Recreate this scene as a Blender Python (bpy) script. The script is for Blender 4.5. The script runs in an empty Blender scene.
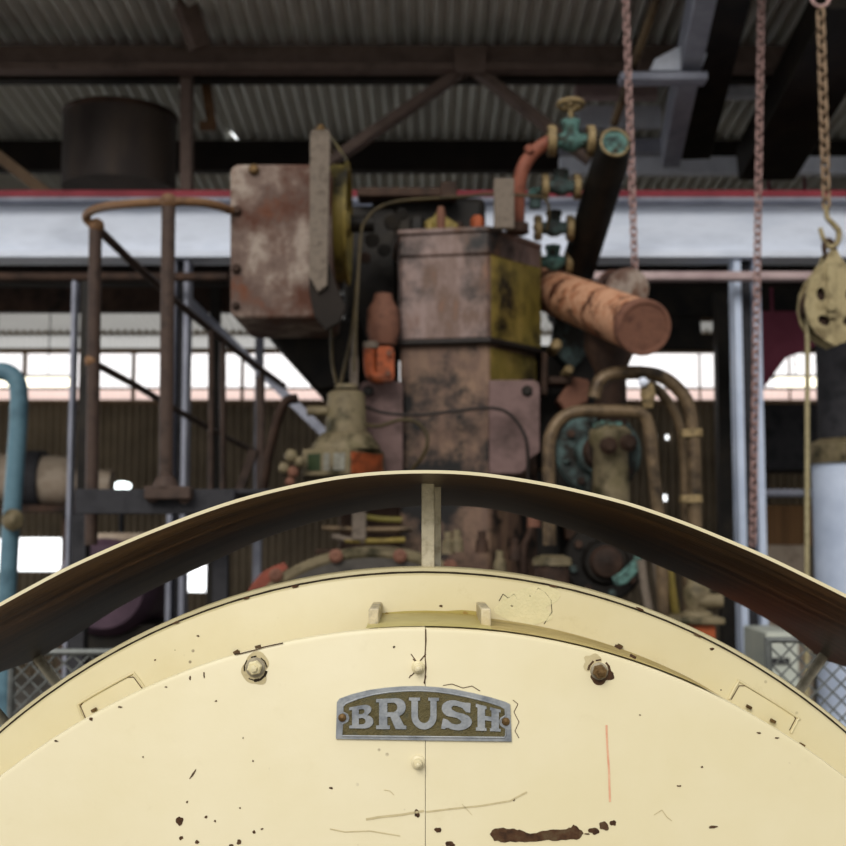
import bpy, math, random
from mathutils import Vector, Matrix
from mathutils.geometry import tessellate_polygon
R = random.Random(7)
PI = math.pi
scn = bpy.context.scene
COL = scn.collection

# ------------------------------------------------------------------ camera
F, HOR, CZ = 1240.0, 530.0, 1.5
PITCH = math.atan((HOR - 423) / F)
cam = bpy.data.cameras.new('camera')
co = bpy.data.objects.new('camera', cam)
COL.objects.link(co)
co.location = (0, 0, CZ)
co.rotation_euler = (PI / 2 + PITCH, 0, 0)
cam.sensor_width = 36
cam.lens = 36 * F / 846
cam.clip_start = 0.05
cam.clip_end = 200
cam.dof.use_dof = True
cam.dof.focus_distance = 1.12
cam.dof.aperture_fstop = 9.5
cam.dof.aperture_blades = 0
scn.camera = co
cp, sp = math.cos(PITCH), math.sin(PITCH)


def P(px, py, Y):
    """world point on the vertical plane at distance Y"""
    u, v = (px - 423) / F, -(py - 423) / F
    d = Vector((u, cp - v * sp, sp + v * cp))
    d = d * (Y / d.y)
    return Vector((d.x, d.y, d.z + CZ))


def S(px, Y):
    return px * Y / F


# ------------------------------------------------------------------ mesh builder
class MB:
    def __init__(s):
        s.v, s.f, s.m = [], [], []

    def add(s, vs, fs, m=0):
        o = len(s.v)
        s.v += [Vector(p) for p in vs]
        for f in fs:
            s.f.append([i + o for i in f]); s.m.append(m)
        return s

    def box(s, c, d, rot=None, m=0):
        c = Vector(c); vs = []
        for x in (-.5, .5):
            for y in (-.5, .5):
                for z in (-.5, .5):
                    q = Vector((x * d[0], y * d[1], z * d[2]))
                    if rot is not None: q = rot @ q
                    vs.append(c + q)
        return s.add(vs, [(0, 1, 3, 2), (4, 6, 7, 5), (0, 4, 5, 1), (2, 3, 7, 6), (0, 2, 6, 4), (1, 5, 7, 3)], m)

    def bpx(s, x0, y0, x1, y1, Y, dep, m=0):
        a, b = P(x0, y0, Y), P(x1, y1, Y)
        return s.box(((a.x + b.x) / 2, Y + dep / 2, (a.z + b.z) / 2), (abs(b.x - a.x), dep, abs(a.z - b.z)), None, m)

    def prism(s, poly, vec, m=0):
        n = len(poly); vec = Vector(vec)
        a = [Vector(p) for p in poly]
        vs = a + [p + vec for p in a]
        fs = [list(range(n)), list(range(2 * n - 1, n - 1, -1))]
        fs += [(i, i + n, (i + 1) % n + n, (i + 1) % n) for i in range(n)]
        return s.add(vs, fs, m)

    def beam(s, a, b, w, h, m=0):
        """square bar between two points: w across, h deep"""
        a, b = Vector(a), Vector(b)
        d = b - a
        q = d.to_track_quat('Z', 'Y').to_matrix()
        return s.box((a + b) / 2, (w, h, d.length), q, m)

    def lathe(s, a, axis, prof, n=32, m=0, arc=None, ref=None, caps=True):
        a = Vector(a); ax = Vector(axis).normalized()
        r = Vector(ref) if ref else (Vector((0, 0, 1)) if abs(ax.z) < .9 else Vector((1, 0, 0)))
        e1 = (r - ax * r.dot(ax)).normalized(); e2 = ax.cross(e1)
        vs, fs = [], []
        k = len(prof)
        for i in range(n):
            t = 2 * PI * i / n
            for (h, rr) in prof:
                vs.append(a + ax * h + (e1 * math.cos(t) + e2 * math.sin(t)) * rr)
        for i in range(n):
            j = (i + 1) % n
            for q in range(k - 1):
                fs.append((i * k + q, j * k + q, j * k + q + 1, i * k + q + 1))
        if caps and prof[0][1] > 1e-6: fs.append([i * k for i in range(n)][::-1])
        if caps and prof[-1][1] > 1e-6: fs.append([i * k + k - 1 for i in range(n)])
        return s.add(vs, fs, m)

    def cyl(s, a, b, r0, r1=None, n=24, m=0, ref=None):
        a, b = Vector(a), Vector(b)
        L = (b - a).length
        return s.lathe(a, b - a, [(0, r0), (L, r0 if r1 is None else r1)], n, m, None, ref)

    def ball(s, c, r, n=20, m=0, sc=(1, 1, 1)):
        c = Vector(c); vs, fs = [], []
        k = n // 2
        for i in range(n):
            for j in range(k + 1):
                t, p = 2 * PI * i / n, PI * j / k
                vs.append(c + Vector((r * sc[0] * math.sin(p) * math.cos(t), r * sc[1] * math.sin(p) * math.sin(t), r * sc[2] * math.cos(p))))
        for i in range(n):
            a, b = i * (k + 1), ((i + 1) % n) * (k + 1)
            for j in range(k): fs.append((a + j, a + j + 1, b + j + 1, b + j))
        return s.add(vs, fs, m)

    def torus(s, c, axis, RR, r, n=40, k=10, m=0):
        ax = Vector(axis).normalized(); ref = Vector((0, 0, 1)) if abs(ax.z) < .9 else Vector((1, 0, 0))
        e1 = (ref - ax * ref.dot(ax)).normalized(); e2 = ax.cross(e1)
        pts = [Vector(c) + (e1 * math.cos(2 * PI * i / n) + e2 * math.sin(2 * PI * i / n)) * RR for i in range(n)]
        return s.tube(pts, r, k, closed=True, smooth=0, m=m)

    def tube(s, pts, r, n=12, closed=False, smooth=6, m=0):
        pts = [Vector(p) for p in pts]
        if smooth and len(pts) > 2:
            out = []; L = len(pts)
            for i in range(L if closed else L - 1):
                p0 = pts[(i - 1) % L] if closed or i > 0 else pts[0] * 2 - pts[1]
                p1, p2 = pts[i], pts[(i + 1) % L]
                p3 = pts[(i + 2) % L] if closed or i + 2 < L else p2 * 2 - p1
                for q in range(smooth):
                    t = q / smooth
                    out.append(.5 * ((2 * p1) + (p2 - p0) * t + (2 * p0 - 5 * p1 + 4 * p2 - p3) * t * t + (3 * p1 - p0 - 3 * p2 + p3) * t ** 3))
            if not closed: out.append(pts[-1])
            pts = out
        L = len(pts); vs, fs = [], []
        nrm = None
        for i, p in enumerate(pts):
            if closed: t = (pts[(i + 1) % L] - pts[i - 1]).normalized()
            else: t = (pts[min(i + 1, L - 1)] - pts[max(i - 1, 0)]).normalized()
            if nrm is None:
                ref = Vector((0, 1, 0)) if abs(t.y) < .8 else Vector((0, 0, 1))
                nrm = (ref - t * ref.dot(t)).normalized()
            else: nrm = (nrm - t * nrm.dot(t)).normalized()
            bb = t.cross(nrm)
            rr = r(i / (L - 1)) if callable(r) else r
            for q in range(n):
                a = 2 * PI * q / n
                vs.append(p + (nrm * math.cos(a) + bb * math.sin(a)) * rr)
        for i in range(L if closed else L - 1):
            j = (i + 1) % L
            for q in range(n):
                w = (q + 1) % n
                fs.append((i * n + q, i * n + w, j * n + w, j * n + q))
        if not closed:
            fs.append(list(range(n))[::-1]); fs.append([(L - 1) * n + q for q in range(n)])
        return s.add(vs, fs, m)

    def shape(s, loops, o, ex, ey, th, m=0, tri=True):
        """flat outline (2D loops, first outer then holes) thickened along ex x ey by th"""
        ex, ey = Vector(ex), Vector(ey); nz = ex.cross(ey).normalized() * th
        o = Vector(o); allp = []
        for l in loops: allp += [(p[0], p[1]) for p in l]
        tris = tessellate_polygon([[Vector((p[0], p[1], 0)) for p in l] for l in loops])
        n = len(allp)
        w = [o + ex * p[0] + ey * p[1] for p in allp]
        vs = w + [p + nz for p in w]
        fs = []
        for t in tris:
            a, b, c = [Vector((*allp[i], 0)) for i in t]
            t = list(t) if (b - a).cross(c - a).z > 0 else list(t)[::-1]
            fs.append([i + n for i in t]); fs.append(t[::-1])
        k = 0
        for l in loops:
            L = len(l)
            for i in range(L):
                j = (i + 1) % L
                fs.append((k + i, k + j, k + j + n, k + i + n))
            k += L
        return s.add(vs, fs, m)

    def build(s, name, mat, parent=None, bevel=0, flat=False, origin=None):
        me = bpy.data.meshes.new(name)
        if parent is not None: o0 = Vector(parent['_o'])
        elif origin is not None: o0 = Vector(origin)
        else:
            xs = [p.x for p in s.v]; ys = [p.y for p in s.v]; zs = [p.z for p in s.v]
            o0 = Vector(((min(xs) + max(xs)) / 2, (min(ys) + max(ys)) / 2, min(zs)))
        me.from_pydata([p - o0 for p in s.v], [], s.f)
        for mm in (mat if isinstance(mat, (list, tuple)) else [mat]): me.materials.append(mm)
        for p, i in zip(me.polygons, s.m): p.material_index = i
        import bmesh
        bm = bmesh.new(); bm.from_mesh(me)
        bmesh.ops.recalc_face_normals(bm, faces=bm.faces)
        bm.to_mesh(me); bm.free()
        if not flat:
            for p in me.polygons: p.use_smooth = True
            me.set_sharp_from_angle(angle=math.radians(38))
        ob = bpy.data.objects.new(name, me)
        COL.objects.link(ob)
        ob['_o'] = tuple(o0)
        if parent is not None:
            ob.parent = parent
        else:
            ob.location = o0
        if bevel:
            b = ob.modifiers.new('b', 'BEVEL'); b.width = bevel; b.segments = 2; b.limit_method = 'ANGLE'; b.angle_limit = math.radians(50)
        return ob


def sub(mb, name, mat, parent, bevel=0, **k):
    return mb.build(name, mat, parent, bevel, **k)


def tag(o, label=None, cat=None, group=None, kind=None):
    if label: o['label'] = label
    if cat: o['category'] = cat
    if group: o['group'] = group
    if kind: o['kind'] = kind
    return o


def thing(name, label, cat, loc, group=None):
    o = bpy.data.objects.new(name, None)
    o.empty_display_size = .05
    COL.objects.link(o)
    o.location = loc
    o['_o'] = tuple(loc)
    return tag(o, label, cat, group)


# ------------------------------------------------------------------ materials
def rgb(r, g, b):
    f = lambda c: (c / 255 / 12.92) if c <= 10 else ((c / 255 + .055) / 1.055) ** 2.4
    return (f(r), f(g), f(b), 1)


def mat(name, cols, scale=6, rough=.7, metal=0, bump=.15, detail=8, spec=None, stretch=(1, 1, 1), contrast=.18, grime=None):
    """procedural mottled surface: colour ramp over layered noise, fine bump"""
    m = bpy.data.materials.new(name); m.use_nodes = True
    nt = m.node_tree; N = nt.nodes; L = nt.links
    b = N['Principled BSDF']
    tc = N.new('ShaderNodeTexCoord'); mp = N.new('ShaderNodeMapping')
    L.new(tc.outputs['Object'], mp.inputs[0]); mp.inputs['Scale'].default_value = stretch
    n1 = N.new('ShaderNodeTexNoise'); n1.inputs['Scale'].default_value = scale; n1.inputs['Detail'].default_value = detail
    n1.inputs['Roughness'].default_value = .62
    L.new(mp.outputs[0], n1.inputs['Vector'])
    cr = N.new('ShaderNodeValToRGB'); e = cr.color_ramp.elements
    k = len(cols)
    lo, hi = .5 - contrast, .5 + contrast
    for i, c in enumerate(cols):
        pos = lo + (hi - lo) * (i / max(1, k - 1))
        el = e[i] if i < 2 else e.new(pos)
        el.position = pos; el.color = c
    if k == 1: e[1].color = cols[0]
    L.new(n1.outputs['Fac'], cr.inputs[0])
    if grime is None: L.new(cr.outputs[0], b.inputs['Base Color'])
    else:                     # blotches of oil and soot over the paint and rust
        gsc, gcol, glo, ghi = grime
        n3 = N.new('ShaderNodeTexNoise'); n3.inputs['Scale'].default_value = gsc; n3.inputs['Detail'].default_value = 7; n3.inputs['Roughness'].default_value = .65
        m3 = N.new('ShaderNodeMapping'); m3.inputs['Location'].default_value = (3.1, 1.7, .4); L.new(tc.outputs['Object'], m3.inputs[0]); L.new(m3.outputs[0], n3.inputs['Vector'])
        r3 = N.new('ShaderNodeMapRange'); r3.inputs[1].default_value = glo; r3.inputs[2].default_value = ghi; L.new(n3.outputs['Fac'], r3.inputs[0])
        x3 = N.new('ShaderNodeMix'); x3.data_type = 'RGBA'; L.new(r3.outputs[0], x3.inputs[0]); L.new(cr.outputs[0], x3.inputs[6]); x3.inputs[7].default_value = gcol
        L.new(x3.outputs[2], b.inputs['Base Color'])
    b.inputs['Roughness'].default_value = rough; b.inputs['Metallic'].default_value = metal
    b.inputs['Specular IOR Level'].default_value = .22 if spec is None else spec
    if bump:
        n2 = N.new('ShaderNodeTexNoise'); n2.inputs['Scale'].default_value = scale * 7; n2.inputs['Detail'].default_value = 4
        L.new(mp.outputs[0], n2.inputs['Vector'])
        bp = N.new('ShaderNodeBump'); bp.inputs['Strength'].default_value = bump; bp.inputs['Distance'].default_value = .01
        L.new(n2.outputs['Fac'], bp.inputs['Height']); L.new(bp.outputs[0], b.inputs['Normal'])
    return m


def cream_mat(name, base, alt, stain, stain_amt=.0):
    m = bpy.data.materials.new(name); m.use_nodes = True
    nt = m.node_tree; N = nt.nodes; L = nt.links; b = N['Principled BSDF']
    tc = N.new('ShaderNodeTexCoord')

    def noise(sc, det=6, rg=.6):
        n = N.new('ShaderNodeTexNoise'); n.inputs['Scale'].default_value = sc; n.inputs['Detail'].default_value = det
        n.inputs['Roughness'].default_value = rg
        L.new(tc.outputs['Object'], n.inputs['Vector']); return n

    def ramp(src, a, c):
        r = N.new('ShaderNodeMapRange'); r.inputs[1].default_value = a; r.inputs[2].default_value = c
        L.new(src, r.inputs[0]); return r.outputs[0]

    def mix(fac, A, Bc):
        x = N.new('ShaderNodeMix'); x.data_type = 'RGBA'
        if isinstance(fac, float): x.inputs[0].default_value = fac
        else: L.new(fac, x.inputs[0])
        for s_, q in ((6, A), (7, Bc)):
            if isinstance(q, tuple): x.inputs[s_].default_value = q
            else: L.new(q, x.inputs[s_])
        return x.outputs[2]
    c = mix(ramp(noise(5).outputs['Fac'], .38, .62), base, alt)
    c2 = mix(ramp(noise(28, 8, .7).outputs['Fac'], .60, .70), c, stain)
    if stain_amt == 0:
        c2 = mix(.12, c, c2)
    else:
        c2 = mix(stain_amt, c, c2)
    spk = N.new('ShaderNodeTexVoronoi'); spk.inputs['Scale'].default_value = 55
    L.new(tc.outputs['Object'], spk.inputs['Vector'])
    s1 = ramp(spk.outputs['Distance'], .10, .06)
    g = ramp(noise(9, 3).outputs['Fac'], .57, .60)
    mu = N.new('ShaderNodeMath'); mu.operation = 'MULTIPLY'; L.new(s1, mu.inputs[0]); L.new(g, mu.inputs[1])
    mu2 = N.new('ShaderNodeMath'); mu2.operation = 'MULTIPLY'; L.new(mu.outputs[0], mu2.inputs[0]); mu2.inputs[1].default_value = .75
    c3 = mix(mu2.outputs[0], c2, rgb(96, 74, 45))
    L.new(c3, b.inputs['Base Color'])
    b.inputs['Roughness'].default_value = .42
    bp = N.new('ShaderNodeBump'); bp.inputs['Strength'].default_value = .05; bp.inputs['Distance'].default_value = .004
    L.new(noise(60, 3).outputs['Fac'], bp.inputs['Height']); L.new(bp.outputs[0], b.inputs['Normal'])
    return m


def emis(name, col, st):
    m = bpy.data.materials.new(name); m.use_nodes = True
    b = m.node_tree.nodes['Principled BSDF']
    b.inputs['Base Color'].default_value = (.8, .8, .8, 1)
    b.inputs['Emission Color'].default_value = col; b.inputs['Emission Strength'].default_value = st
    return m


M = {}
M['cream'] = cream_mat('cream_paint', rgb(222, 210, 174), rgb(217, 204, 163), rgb(186, 168, 122))
M['cream_ring'] = cream_mat('cream_ring_paint', rgb(218, 206, 166), rgb(211, 197, 151), rgb(178, 160, 106), .22)
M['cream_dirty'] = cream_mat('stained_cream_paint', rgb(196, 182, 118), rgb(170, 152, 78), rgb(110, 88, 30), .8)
M['chip'] = mat('bare_rust_chip', [rgb(46, 31, 22), rgb(80, 55, 36), rgb(92, 76, 54)], 90, .85)
M['gapdark'] = mat('dark_gap', [rgb(38, 30, 20), rgb(52, 42, 28)], 30, .9)
M['patina'] = mat('stain_patch', [rgb(214, 205, 160), rgb(228, 216, 172)], 60, .5)
M['pink'] = mat('pink_streak', [rgb(218, 150, 120), rgb(232, 190, 155)], 90, .6)
M['scratch'] = mat('scratch_line', [rgb(188, 172, 132), rgb(205, 190, 148)], 90, .6)
M['plate'] = mat('nameplate_silver', [rgb(112, 116, 122), rgb(150, 153, 155), rgb(166, 167, 166)], 60, .5, .3, .1)
M['plate_in'] = mat('nameplate_bronze', [rgb(84, 76, 48), rgb(108, 98, 66), rgb(92, 88, 66)], 140, .75, 0, .5)
M['brass'] = mat('aged_brass', [rgb(70, 52, 30), rgb(120, 94, 58)], 80, .5, .5)
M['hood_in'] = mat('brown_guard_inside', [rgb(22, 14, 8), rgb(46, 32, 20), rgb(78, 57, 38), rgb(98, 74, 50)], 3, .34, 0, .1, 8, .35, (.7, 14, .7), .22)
M['steel'] = mat('worn_steel_bar', [rgb(92, 82, 66), rgb(150, 140, 118), rgb(168, 158, 134)], 40, .6, .2)
M['rustbox'] = mat('rust_and_flaking_paint', [rgb(60, 38, 28), rgb(100, 60, 40), rgb(88, 70, 62), rgb(112, 94, 84), rgb(150, 136, 124), rgb(108, 84, 70), rgb(94, 54, 34)], 4.5, .72, 0, .3, 12, None, (1, 1, .85), .2, grime=(5, rgb(76, 44, 30), .5, .64))
M['rustcyl'] = mat('rusty_cylinder', [rgb(64, 48, 38), rgb(104, 78, 66), rgb(128, 108, 102), rgb(92, 70, 58), rgb(124, 82, 56), rgb(58, 44, 36)], 4, .5, .15, .2, 9, .35, (1, 1, .45), .24, grime=(5, rgb(20, 15, 12), .47, .64))
M['rustlow'] = mat('rusty_cylinder_base', [rgb(40, 30, 24), rgb(116, 92, 74), rgb(96, 74, 62), rgb(126, 100, 80), rgb(60, 46, 38)], 5, .6, .1, .2, 9, .3, (1, 1, .5), .22, grime=(6, rgb(16, 13, 11), .46, .60))
M['olive'] = mat('oily_olive', [rgb(64, 54, 22), rgb(112, 98, 44), rgb(136, 116, 58), rgb(84, 76, 54)], 6, .5, .1, .2, 8, None, (1, 1, .6), .22, grime=(6, rgb(26, 21, 12), .48, .68))
M['olive_lit'] = mat('olive_yellow', [rgb(56, 52, 24), rgb(108, 98, 42), rgb(84, 76, 42)], 8, .5, 0, .15, 8, None, (1, 1, 1), .2)
M['mauve'] = mat('mauve_steel', [rgb(80, 62, 58), rgb(110, 88, 84), rgb(94, 74, 70)], 6, .6, .1, grime=(6, rgb(46, 35, 30), .5, .75))
M['dark'] = mat('oily_black', [rgb(14, 12, 10), rgb(28, 24, 20), rgb(40, 34, 26)], 8, .55, .2)
M['darkrust'] = mat('dark_rust', [rgb(30, 21, 16), rgb(56, 40, 31), rgb(74, 54, 42)], 9, .7, .1, .25)
M['rustpipe'] = mat('orange_rust_pipe', [rgb(94, 52, 32), rgb(156, 102, 72), rgb(186, 142, 112), rgb(160, 108, 78), rgb(104, 62, 42)], 12, .7, 0, .3, 10, None, (1,1,1), .22, grime=(14, rgb(70, 36, 22), .52, .62))
M['rustcap'] = mat('rust_cap', [rgb(78, 50, 40), rgb(112, 76, 60), rgb(94, 62, 50)], 12, .75, 0, .25)
M['orange'] = mat('orange_paint', [rgb(80, 38, 20), rgb(158, 78, 42), rgb(110, 56, 30)], 14, .6, grime=(14, rgb(50, 30, 18), .5, .66))
M['redpipe'] = mat('red_lead_pipe', [rgb(92, 52, 40), rgb(132, 78, 60), rgb(108, 62, 48)], 14, .6, grime=(14, rgb(50, 34, 26), .52, .7))
M['teal'] = mat('verdigris', [rgb(30, 35, 31), rgb(48, 68, 64), rgb(88, 124, 116), rgb(54, 66, 58), rgb(66, 58, 42)], 18, .65, 0, .25, 8, None, (1, 1, 1), .2, grime=(16, rgb(40, 34, 22), .5, .62))
M['tealdark'] = mat('dark_verdigris', [rgb(24, 24, 22), rgb(46, 52, 50), rgb(78, 98, 96), rgb(44, 42, 36)], 12, .6, 0, .25, 8, None, (1, 1, 1), .22, grime=(10, rgb(28, 23, 16), .44, .58))
M['brasspipe'] = mat('tarnished_brass', [rgb(70, 56, 36), rgb(142, 122, 86), rgb(104, 86, 58)], 18, .55, .1, .15, 8, None, (1,1,1), .2, grime=(20, rgb(34, 27, 18), .5, .66))
M['pipebrown'] = mat('brown_oily_pipe', [rgb(58, 46, 34), rgb(104, 86, 64), rgb(80, 66, 48)], 12, .4, .2, grime=(9, rgb(34, 26, 18), .5, .68))
M['rail'] = mat('rusty_handrail', [rgb(36, 28, 24), rgb(70, 55, 47), rgb(52, 40, 35)], 14, .6, .1, .15, 8, None, (1,1,1), .22)
M['railcop'] = mat('coppery_handrail', [rgb(84, 60, 40), rgb(120, 88, 60), rgb(94, 70, 50)], 14, .55, .1)
M['plank'] = mat('charcoal_steel', [rgb(26, 26, 29), rgb(48, 47, 50), rgb(38, 37, 40)], 9, .7)
M['white'] = mat('white_girder_paint', [rgb(204, 212, 226), rgb(222, 228, 240), rgb(196, 202, 214)], 3, .5, 0, .05, 8, None, (.5, 1, 2))
M['whitegrey'] = mat('bluish_white_paint', [rgb(196, 200, 212), rgb(226, 230, 240), rgb(206, 210, 220)], 4, .6)
M['redflange'] = mat('maroon_paint', [rgb(120, 42, 52), rgb(150, 58, 68)], 5, .6)
M['maroon'] = mat('maroon_sheet', [rgb(106, 44, 62), rgb(124, 58, 76)], 4, .6)
M['truss'] = mat('brown_truss_steel', [rgb(80, 67, 60), rgb(108, 91, 82), rgb(94, 78, 70)], 5, .7)
M['purlin'] = mat('dark_purlin', [rgb(26, 22, 19), rgb(40, 33, 28)], 5, .8)
M['corr'] = mat('galvanised_sheet', [rgb(176, 176, 170), rgb(216, 216, 208), rgb(196, 194, 186)], 2.5, .5, .1, 0, 6, None, (1, .25, 1))
M['wall'] = mat('dim_wall_sheet', [rgb(110, 98, 82), rgb(142, 128, 108)], 2, .75, 0, 0)
M['floor'] = mat('concrete_floor', [rgb(90, 86, 80), rgb(116, 110, 102)], 2, .8)
M['drum'] = mat('black_tank_iron', [rgb(42, 36, 34), rgb(66, 58, 54), rgb(84, 72, 62)], 3, .6, .1, .1, 8, None, (1, 1, .3))
M['blue'] = mat('blue_pipe_paint', [rgb(66, 92, 104), rgb(88, 118, 130), rgb(74, 102, 116)], 8, .5)
M['tankgrey'] = mat('lagged_pipe_grey', [rgb(120, 104, 88), rgb(168, 152, 134), rgb(146, 128, 110)], 6, .5)
M['purple'] = mat('purple_casing', [rgb(62, 46, 58), rgb(84, 64, 76)], 6, .5)
M['chain'] = mat('rusty_chain', [rgb(120, 92, 88), rgb(170, 140, 134), rgb(146, 116, 110)], 30, .5, .2)
M['chainlt'] = mat('pale_rusty_chain', [rgb(110, 90, 72), rgb(160, 136, 110)], 30, .55, .3)
M['pulley'] = mat('mustard_pulley_paint', [rgb(112, 100, 72), rgb(158, 144, 108), rgb(134, 120, 86)], 14, .6, grime=(12, rgb(84, 70, 44), .5, .7))
M['rope'] = mat('hemp_rope', [rgb(132, 122, 92), rgb(164, 152, 118)], 60, .9)
M['stack'] = mat('pale_blue_stack', [rgb(170, 182, 204), rgb(206, 216, 234)], 3, .5)
M['greybeam'] = mat('grey_blue_beam', [rgb(122, 124, 136), rgb(160, 162, 174)], 5, .65)
M['pinkrail'] = mat('pinkish_rail', [rgb(160, 138, 138), rgb(192, 170, 168)], 6, .6)
M['wood'] = mat('beige_timber', [rgb(98, 80, 62), rgb(128, 106, 84)], 4, .8)
M['mesh'] = mat('wire_mesh_steel', [rgb(84, 86, 84), rgb(120, 122, 118)], 20, .5, .5)
M['strap'] = mat('grey_strap', [rgb(84, 74, 64), rgb(112, 100, 88), rgb(96, 86, 76)], 30, .7)
M['grime'] = mat('grey_green_casing', [rgb(76, 66, 48), rgb(114, 102, 78), rgb(90, 82, 54)], 10, .6, 0, .15, 8, None, (1,1,1), .22, grime=(9, rgb(40, 36, 16), .5, .66))
M['dial'] = mat('dial_pale', [rgb(130, 128, 116), rgb(96, 92, 82)], 60, .4)
M['dialdark'] = mat('dial_green_glass', [rgb(34, 44, 28), rgb(52, 62, 40)], 30, .3)
M['flywheel'] = mat('grey_wheel_face', [rgb(44, 41, 37), rgb(72, 67, 61), rgb(58, 54, 49)], 9, .6)
M['redpaint'] = mat('flaking_red', [rgb(96, 48, 36), rgb(146, 76, 58)], 16, .6)
M['paleblue'] = mat('pale_cabinet', [rgb(170, 176, 168), rgb(198, 200, 186)], 5, .6)
M['cable'] = mat('oily_cable', [rgb(46, 39, 24), rgb(76, 64, 40)], 30, .5)
M['cableblack'] = mat('black_cable', [rgb(26, 22, 20), rgb(44, 36, 32)], 30, .5)
M['postpaint'] = mat('worn_pale_post', [rgb(150, 138, 112), rgb(196, 186, 160), rgb(214, 204, 178)], 50, .6)
M['oilstain'] = mat('brown_oil_stain', [rgb(120, 92, 36), rgb(150, 122, 60), rgb(166, 142, 78)], 60, .6)
M['lugpaint'] = mat('worn_lug_paint', [rgb(150, 140, 118), rgb(206, 192, 158), rgb(190, 174, 132)], 60, .5)
M['ledge'] = mat('dark_yellow_ledge', [rgb(150, 126, 66), rgb(190, 168, 108), rgb(168, 146, 82)], 14, .5)
M['lamp'] = emis('fluorescent_tube', (1, .93, .72, 1), 2.2)
M['lampw'] = emis('white_lamp', (.9, 1, 1, 1), 4)
M['brownwall'] = mat('rusty_sheet', [rgb(96, 70, 46), rgb(126, 94, 62)], 4, .8, 0, 0, 6, None, (6, 1, .4))


def translucent(name, col):
    m = bpy.data.materials.new(name); m.use_nodes = True
    nt = m.node_tree; N = nt.nodes; L = nt.links
    N.remove(N['Principled BSDF'])
    t = N.new('ShaderNodeBsdfTranslucent'); d = N.new('ShaderNodeBsdfDiffuse'); mx = N.new('ShaderNodeMixShader')
    tc = N.new('ShaderNodeTexCoord'); n = N.new('ShaderNodeTexNoise'); n.inputs['Scale'].default_value = 2.5
    cr = N.new('ShaderNodeValToRGB'); cr.color_ramp.elements[0].color = tuple(c * .85 for c in col[:3]) + (1,); cr.color_ramp.elements[1].color = col
    L.new(tc.outputs['Object'], n.inputs['Vector']); L.new(n.outputs['Fac'], cr.inputs[0])
    L.new(cr.outputs[0], t.inputs[0]); L.new(cr.outputs[0], d.inputs[0])
    mx.inputs[0].default_value = .25
    L.new(t.outputs[0], mx.inputs[1]); L.new(d.outputs[0], mx.inputs[2]); L.new(mx.outputs[0], N['Material Output'].inputs[0])
    return m


M['fibre'] = translucent('fibreglass_sheet', (.93, .88, .86, 1))
M['fibredim'] = translucent('weathered_fibreglass', (.34, .33, .31, 1))
M['fibrepink'] = translucent('pink_fibreglass', (.70, .52, .46, 1))

# ------------------------------------------------------------------ world
SKY_FRONT, SKY_BACK, SUN = .62, 2.4, 1.9
w = bpy.data.worlds.new('world'); scn.world = w; w.use_nodes = True
wn = w.node_tree.nodes; wl = w.node_tree.links
bg = wn['Background']
# overcast daylight: brighter sky beyond the shed than behind the viewer, darker ground below the horizon
tcw = wn.new('ShaderNodeTexCoord'); sx = wn.new('ShaderNodeSeparateXYZ'); wl.new(tcw.outputs['Generated'], sx.inputs[0])
my = wn.new('ShaderNodeMapRange'); my.inputs[1].default_value = -.3; my.inputs[2].default_value = .7; my.inputs[3].default_value = SKY_FRONT; my.inputs[4].default_value = SKY_BACK
wl.new(sx.outputs['Y'], my.inputs[0])
mg = wn.new('ShaderNodeMapRange'); mg.inputs[1].default_value = -.4; mg.inputs[2].default_value = .4; mg.inputs[3].default_value = .15; mg.inputs[4].default_value = 1.9
wl.new(sx.outputs['Y'], mg.inputs[0])
mz = wn.new('ShaderNodeMapRange'); mz.inputs[1].default_value = -.14; mz.inputs[2].default_value = -.02
wl.new(sx.outputs['Z'], mz.inputs[0])
mm = wn.new('ShaderNodeMix'); wl.new(mz.outputs[0], mm.inputs[0]); wl.new(mg.outputs[0], mm.inputs[2]); wl.new(my.outputs[0], mm.inputs[3])
bg.inputs[0].default_value = (.96, .98, 1.0, 1)
wl.new(mm.outputs[0], bg.inputs[1])
sl = bpy.data.lights.new('hazy_sun', 'SUN'); sl.energy = SUN; sl.angle = math.radians(30); sl.color = (1, .97, .92)
so = bpy.data.objects.new('hazy_sun', sl); COL.objects.link(so)
so.rotation_euler = Vector((.28, 1, -.62)).to_track_quat('-Z', 'Y').to_euler()
so.location = (-3, -6, 6)
scn.view_settings.view_transform = 'Standard'
scn.view_settings.look = 'None'
scn.view_settings.exposure = .15
scn.view_settings.gamma = 1
scn.view_settings.use_curve_mapping = False

# ------------------------------------------------------------------ the setting
RH, RS = 4.77, .0887      # roof height at Y=0 and its fall per metre
YB = 13.0                 # back wall


def roofz(y): return RH - RS * y


def corrugated(mb, o, ex, ey, nrm, wdt, hgt, pitch=.076, amp=.02, holes=(), m=0, nper=4):
    """corrugated sheet: waves run along ey; rectangular holes given in (u0,u1,v0,v1) metres"""
    o, ex, ey, nrm = Vector(o), Vector(ex), Vector(ey), Vector(nrm)
    st = pitch / nper
    us = [i * st for i in range(int(wdt / st) + 1)]
    vs = sorted({0, hgt} | {h[2] for h in holes} | {h[3] for h in holes})
    for k in range(len(vs) - 1):
        v0, v1 = vs[k], vs[k + 1]; vm = (v0 + v1) / 2
        pts, fs = [], []
        for u in us:
            a = amp * math.sin(2 * PI * u / pitch)
            pts.append(o + ex * u + ey * v0 + nrm * a); pts.append(o + ex * u + ey * v1 + nrm * a)
        for i in range(len(us) - 1):
            um = (us[i] + us[i + 1]) / 2
            if any(h[0] < um < h[1] and h[2] < vm < h[3] for h in holes): continue
            fs.append((2 * i, 2 * i + 2, 2 * i + 3, 2 * i + 1))
        mb.add(pts, fs, m)


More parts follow.
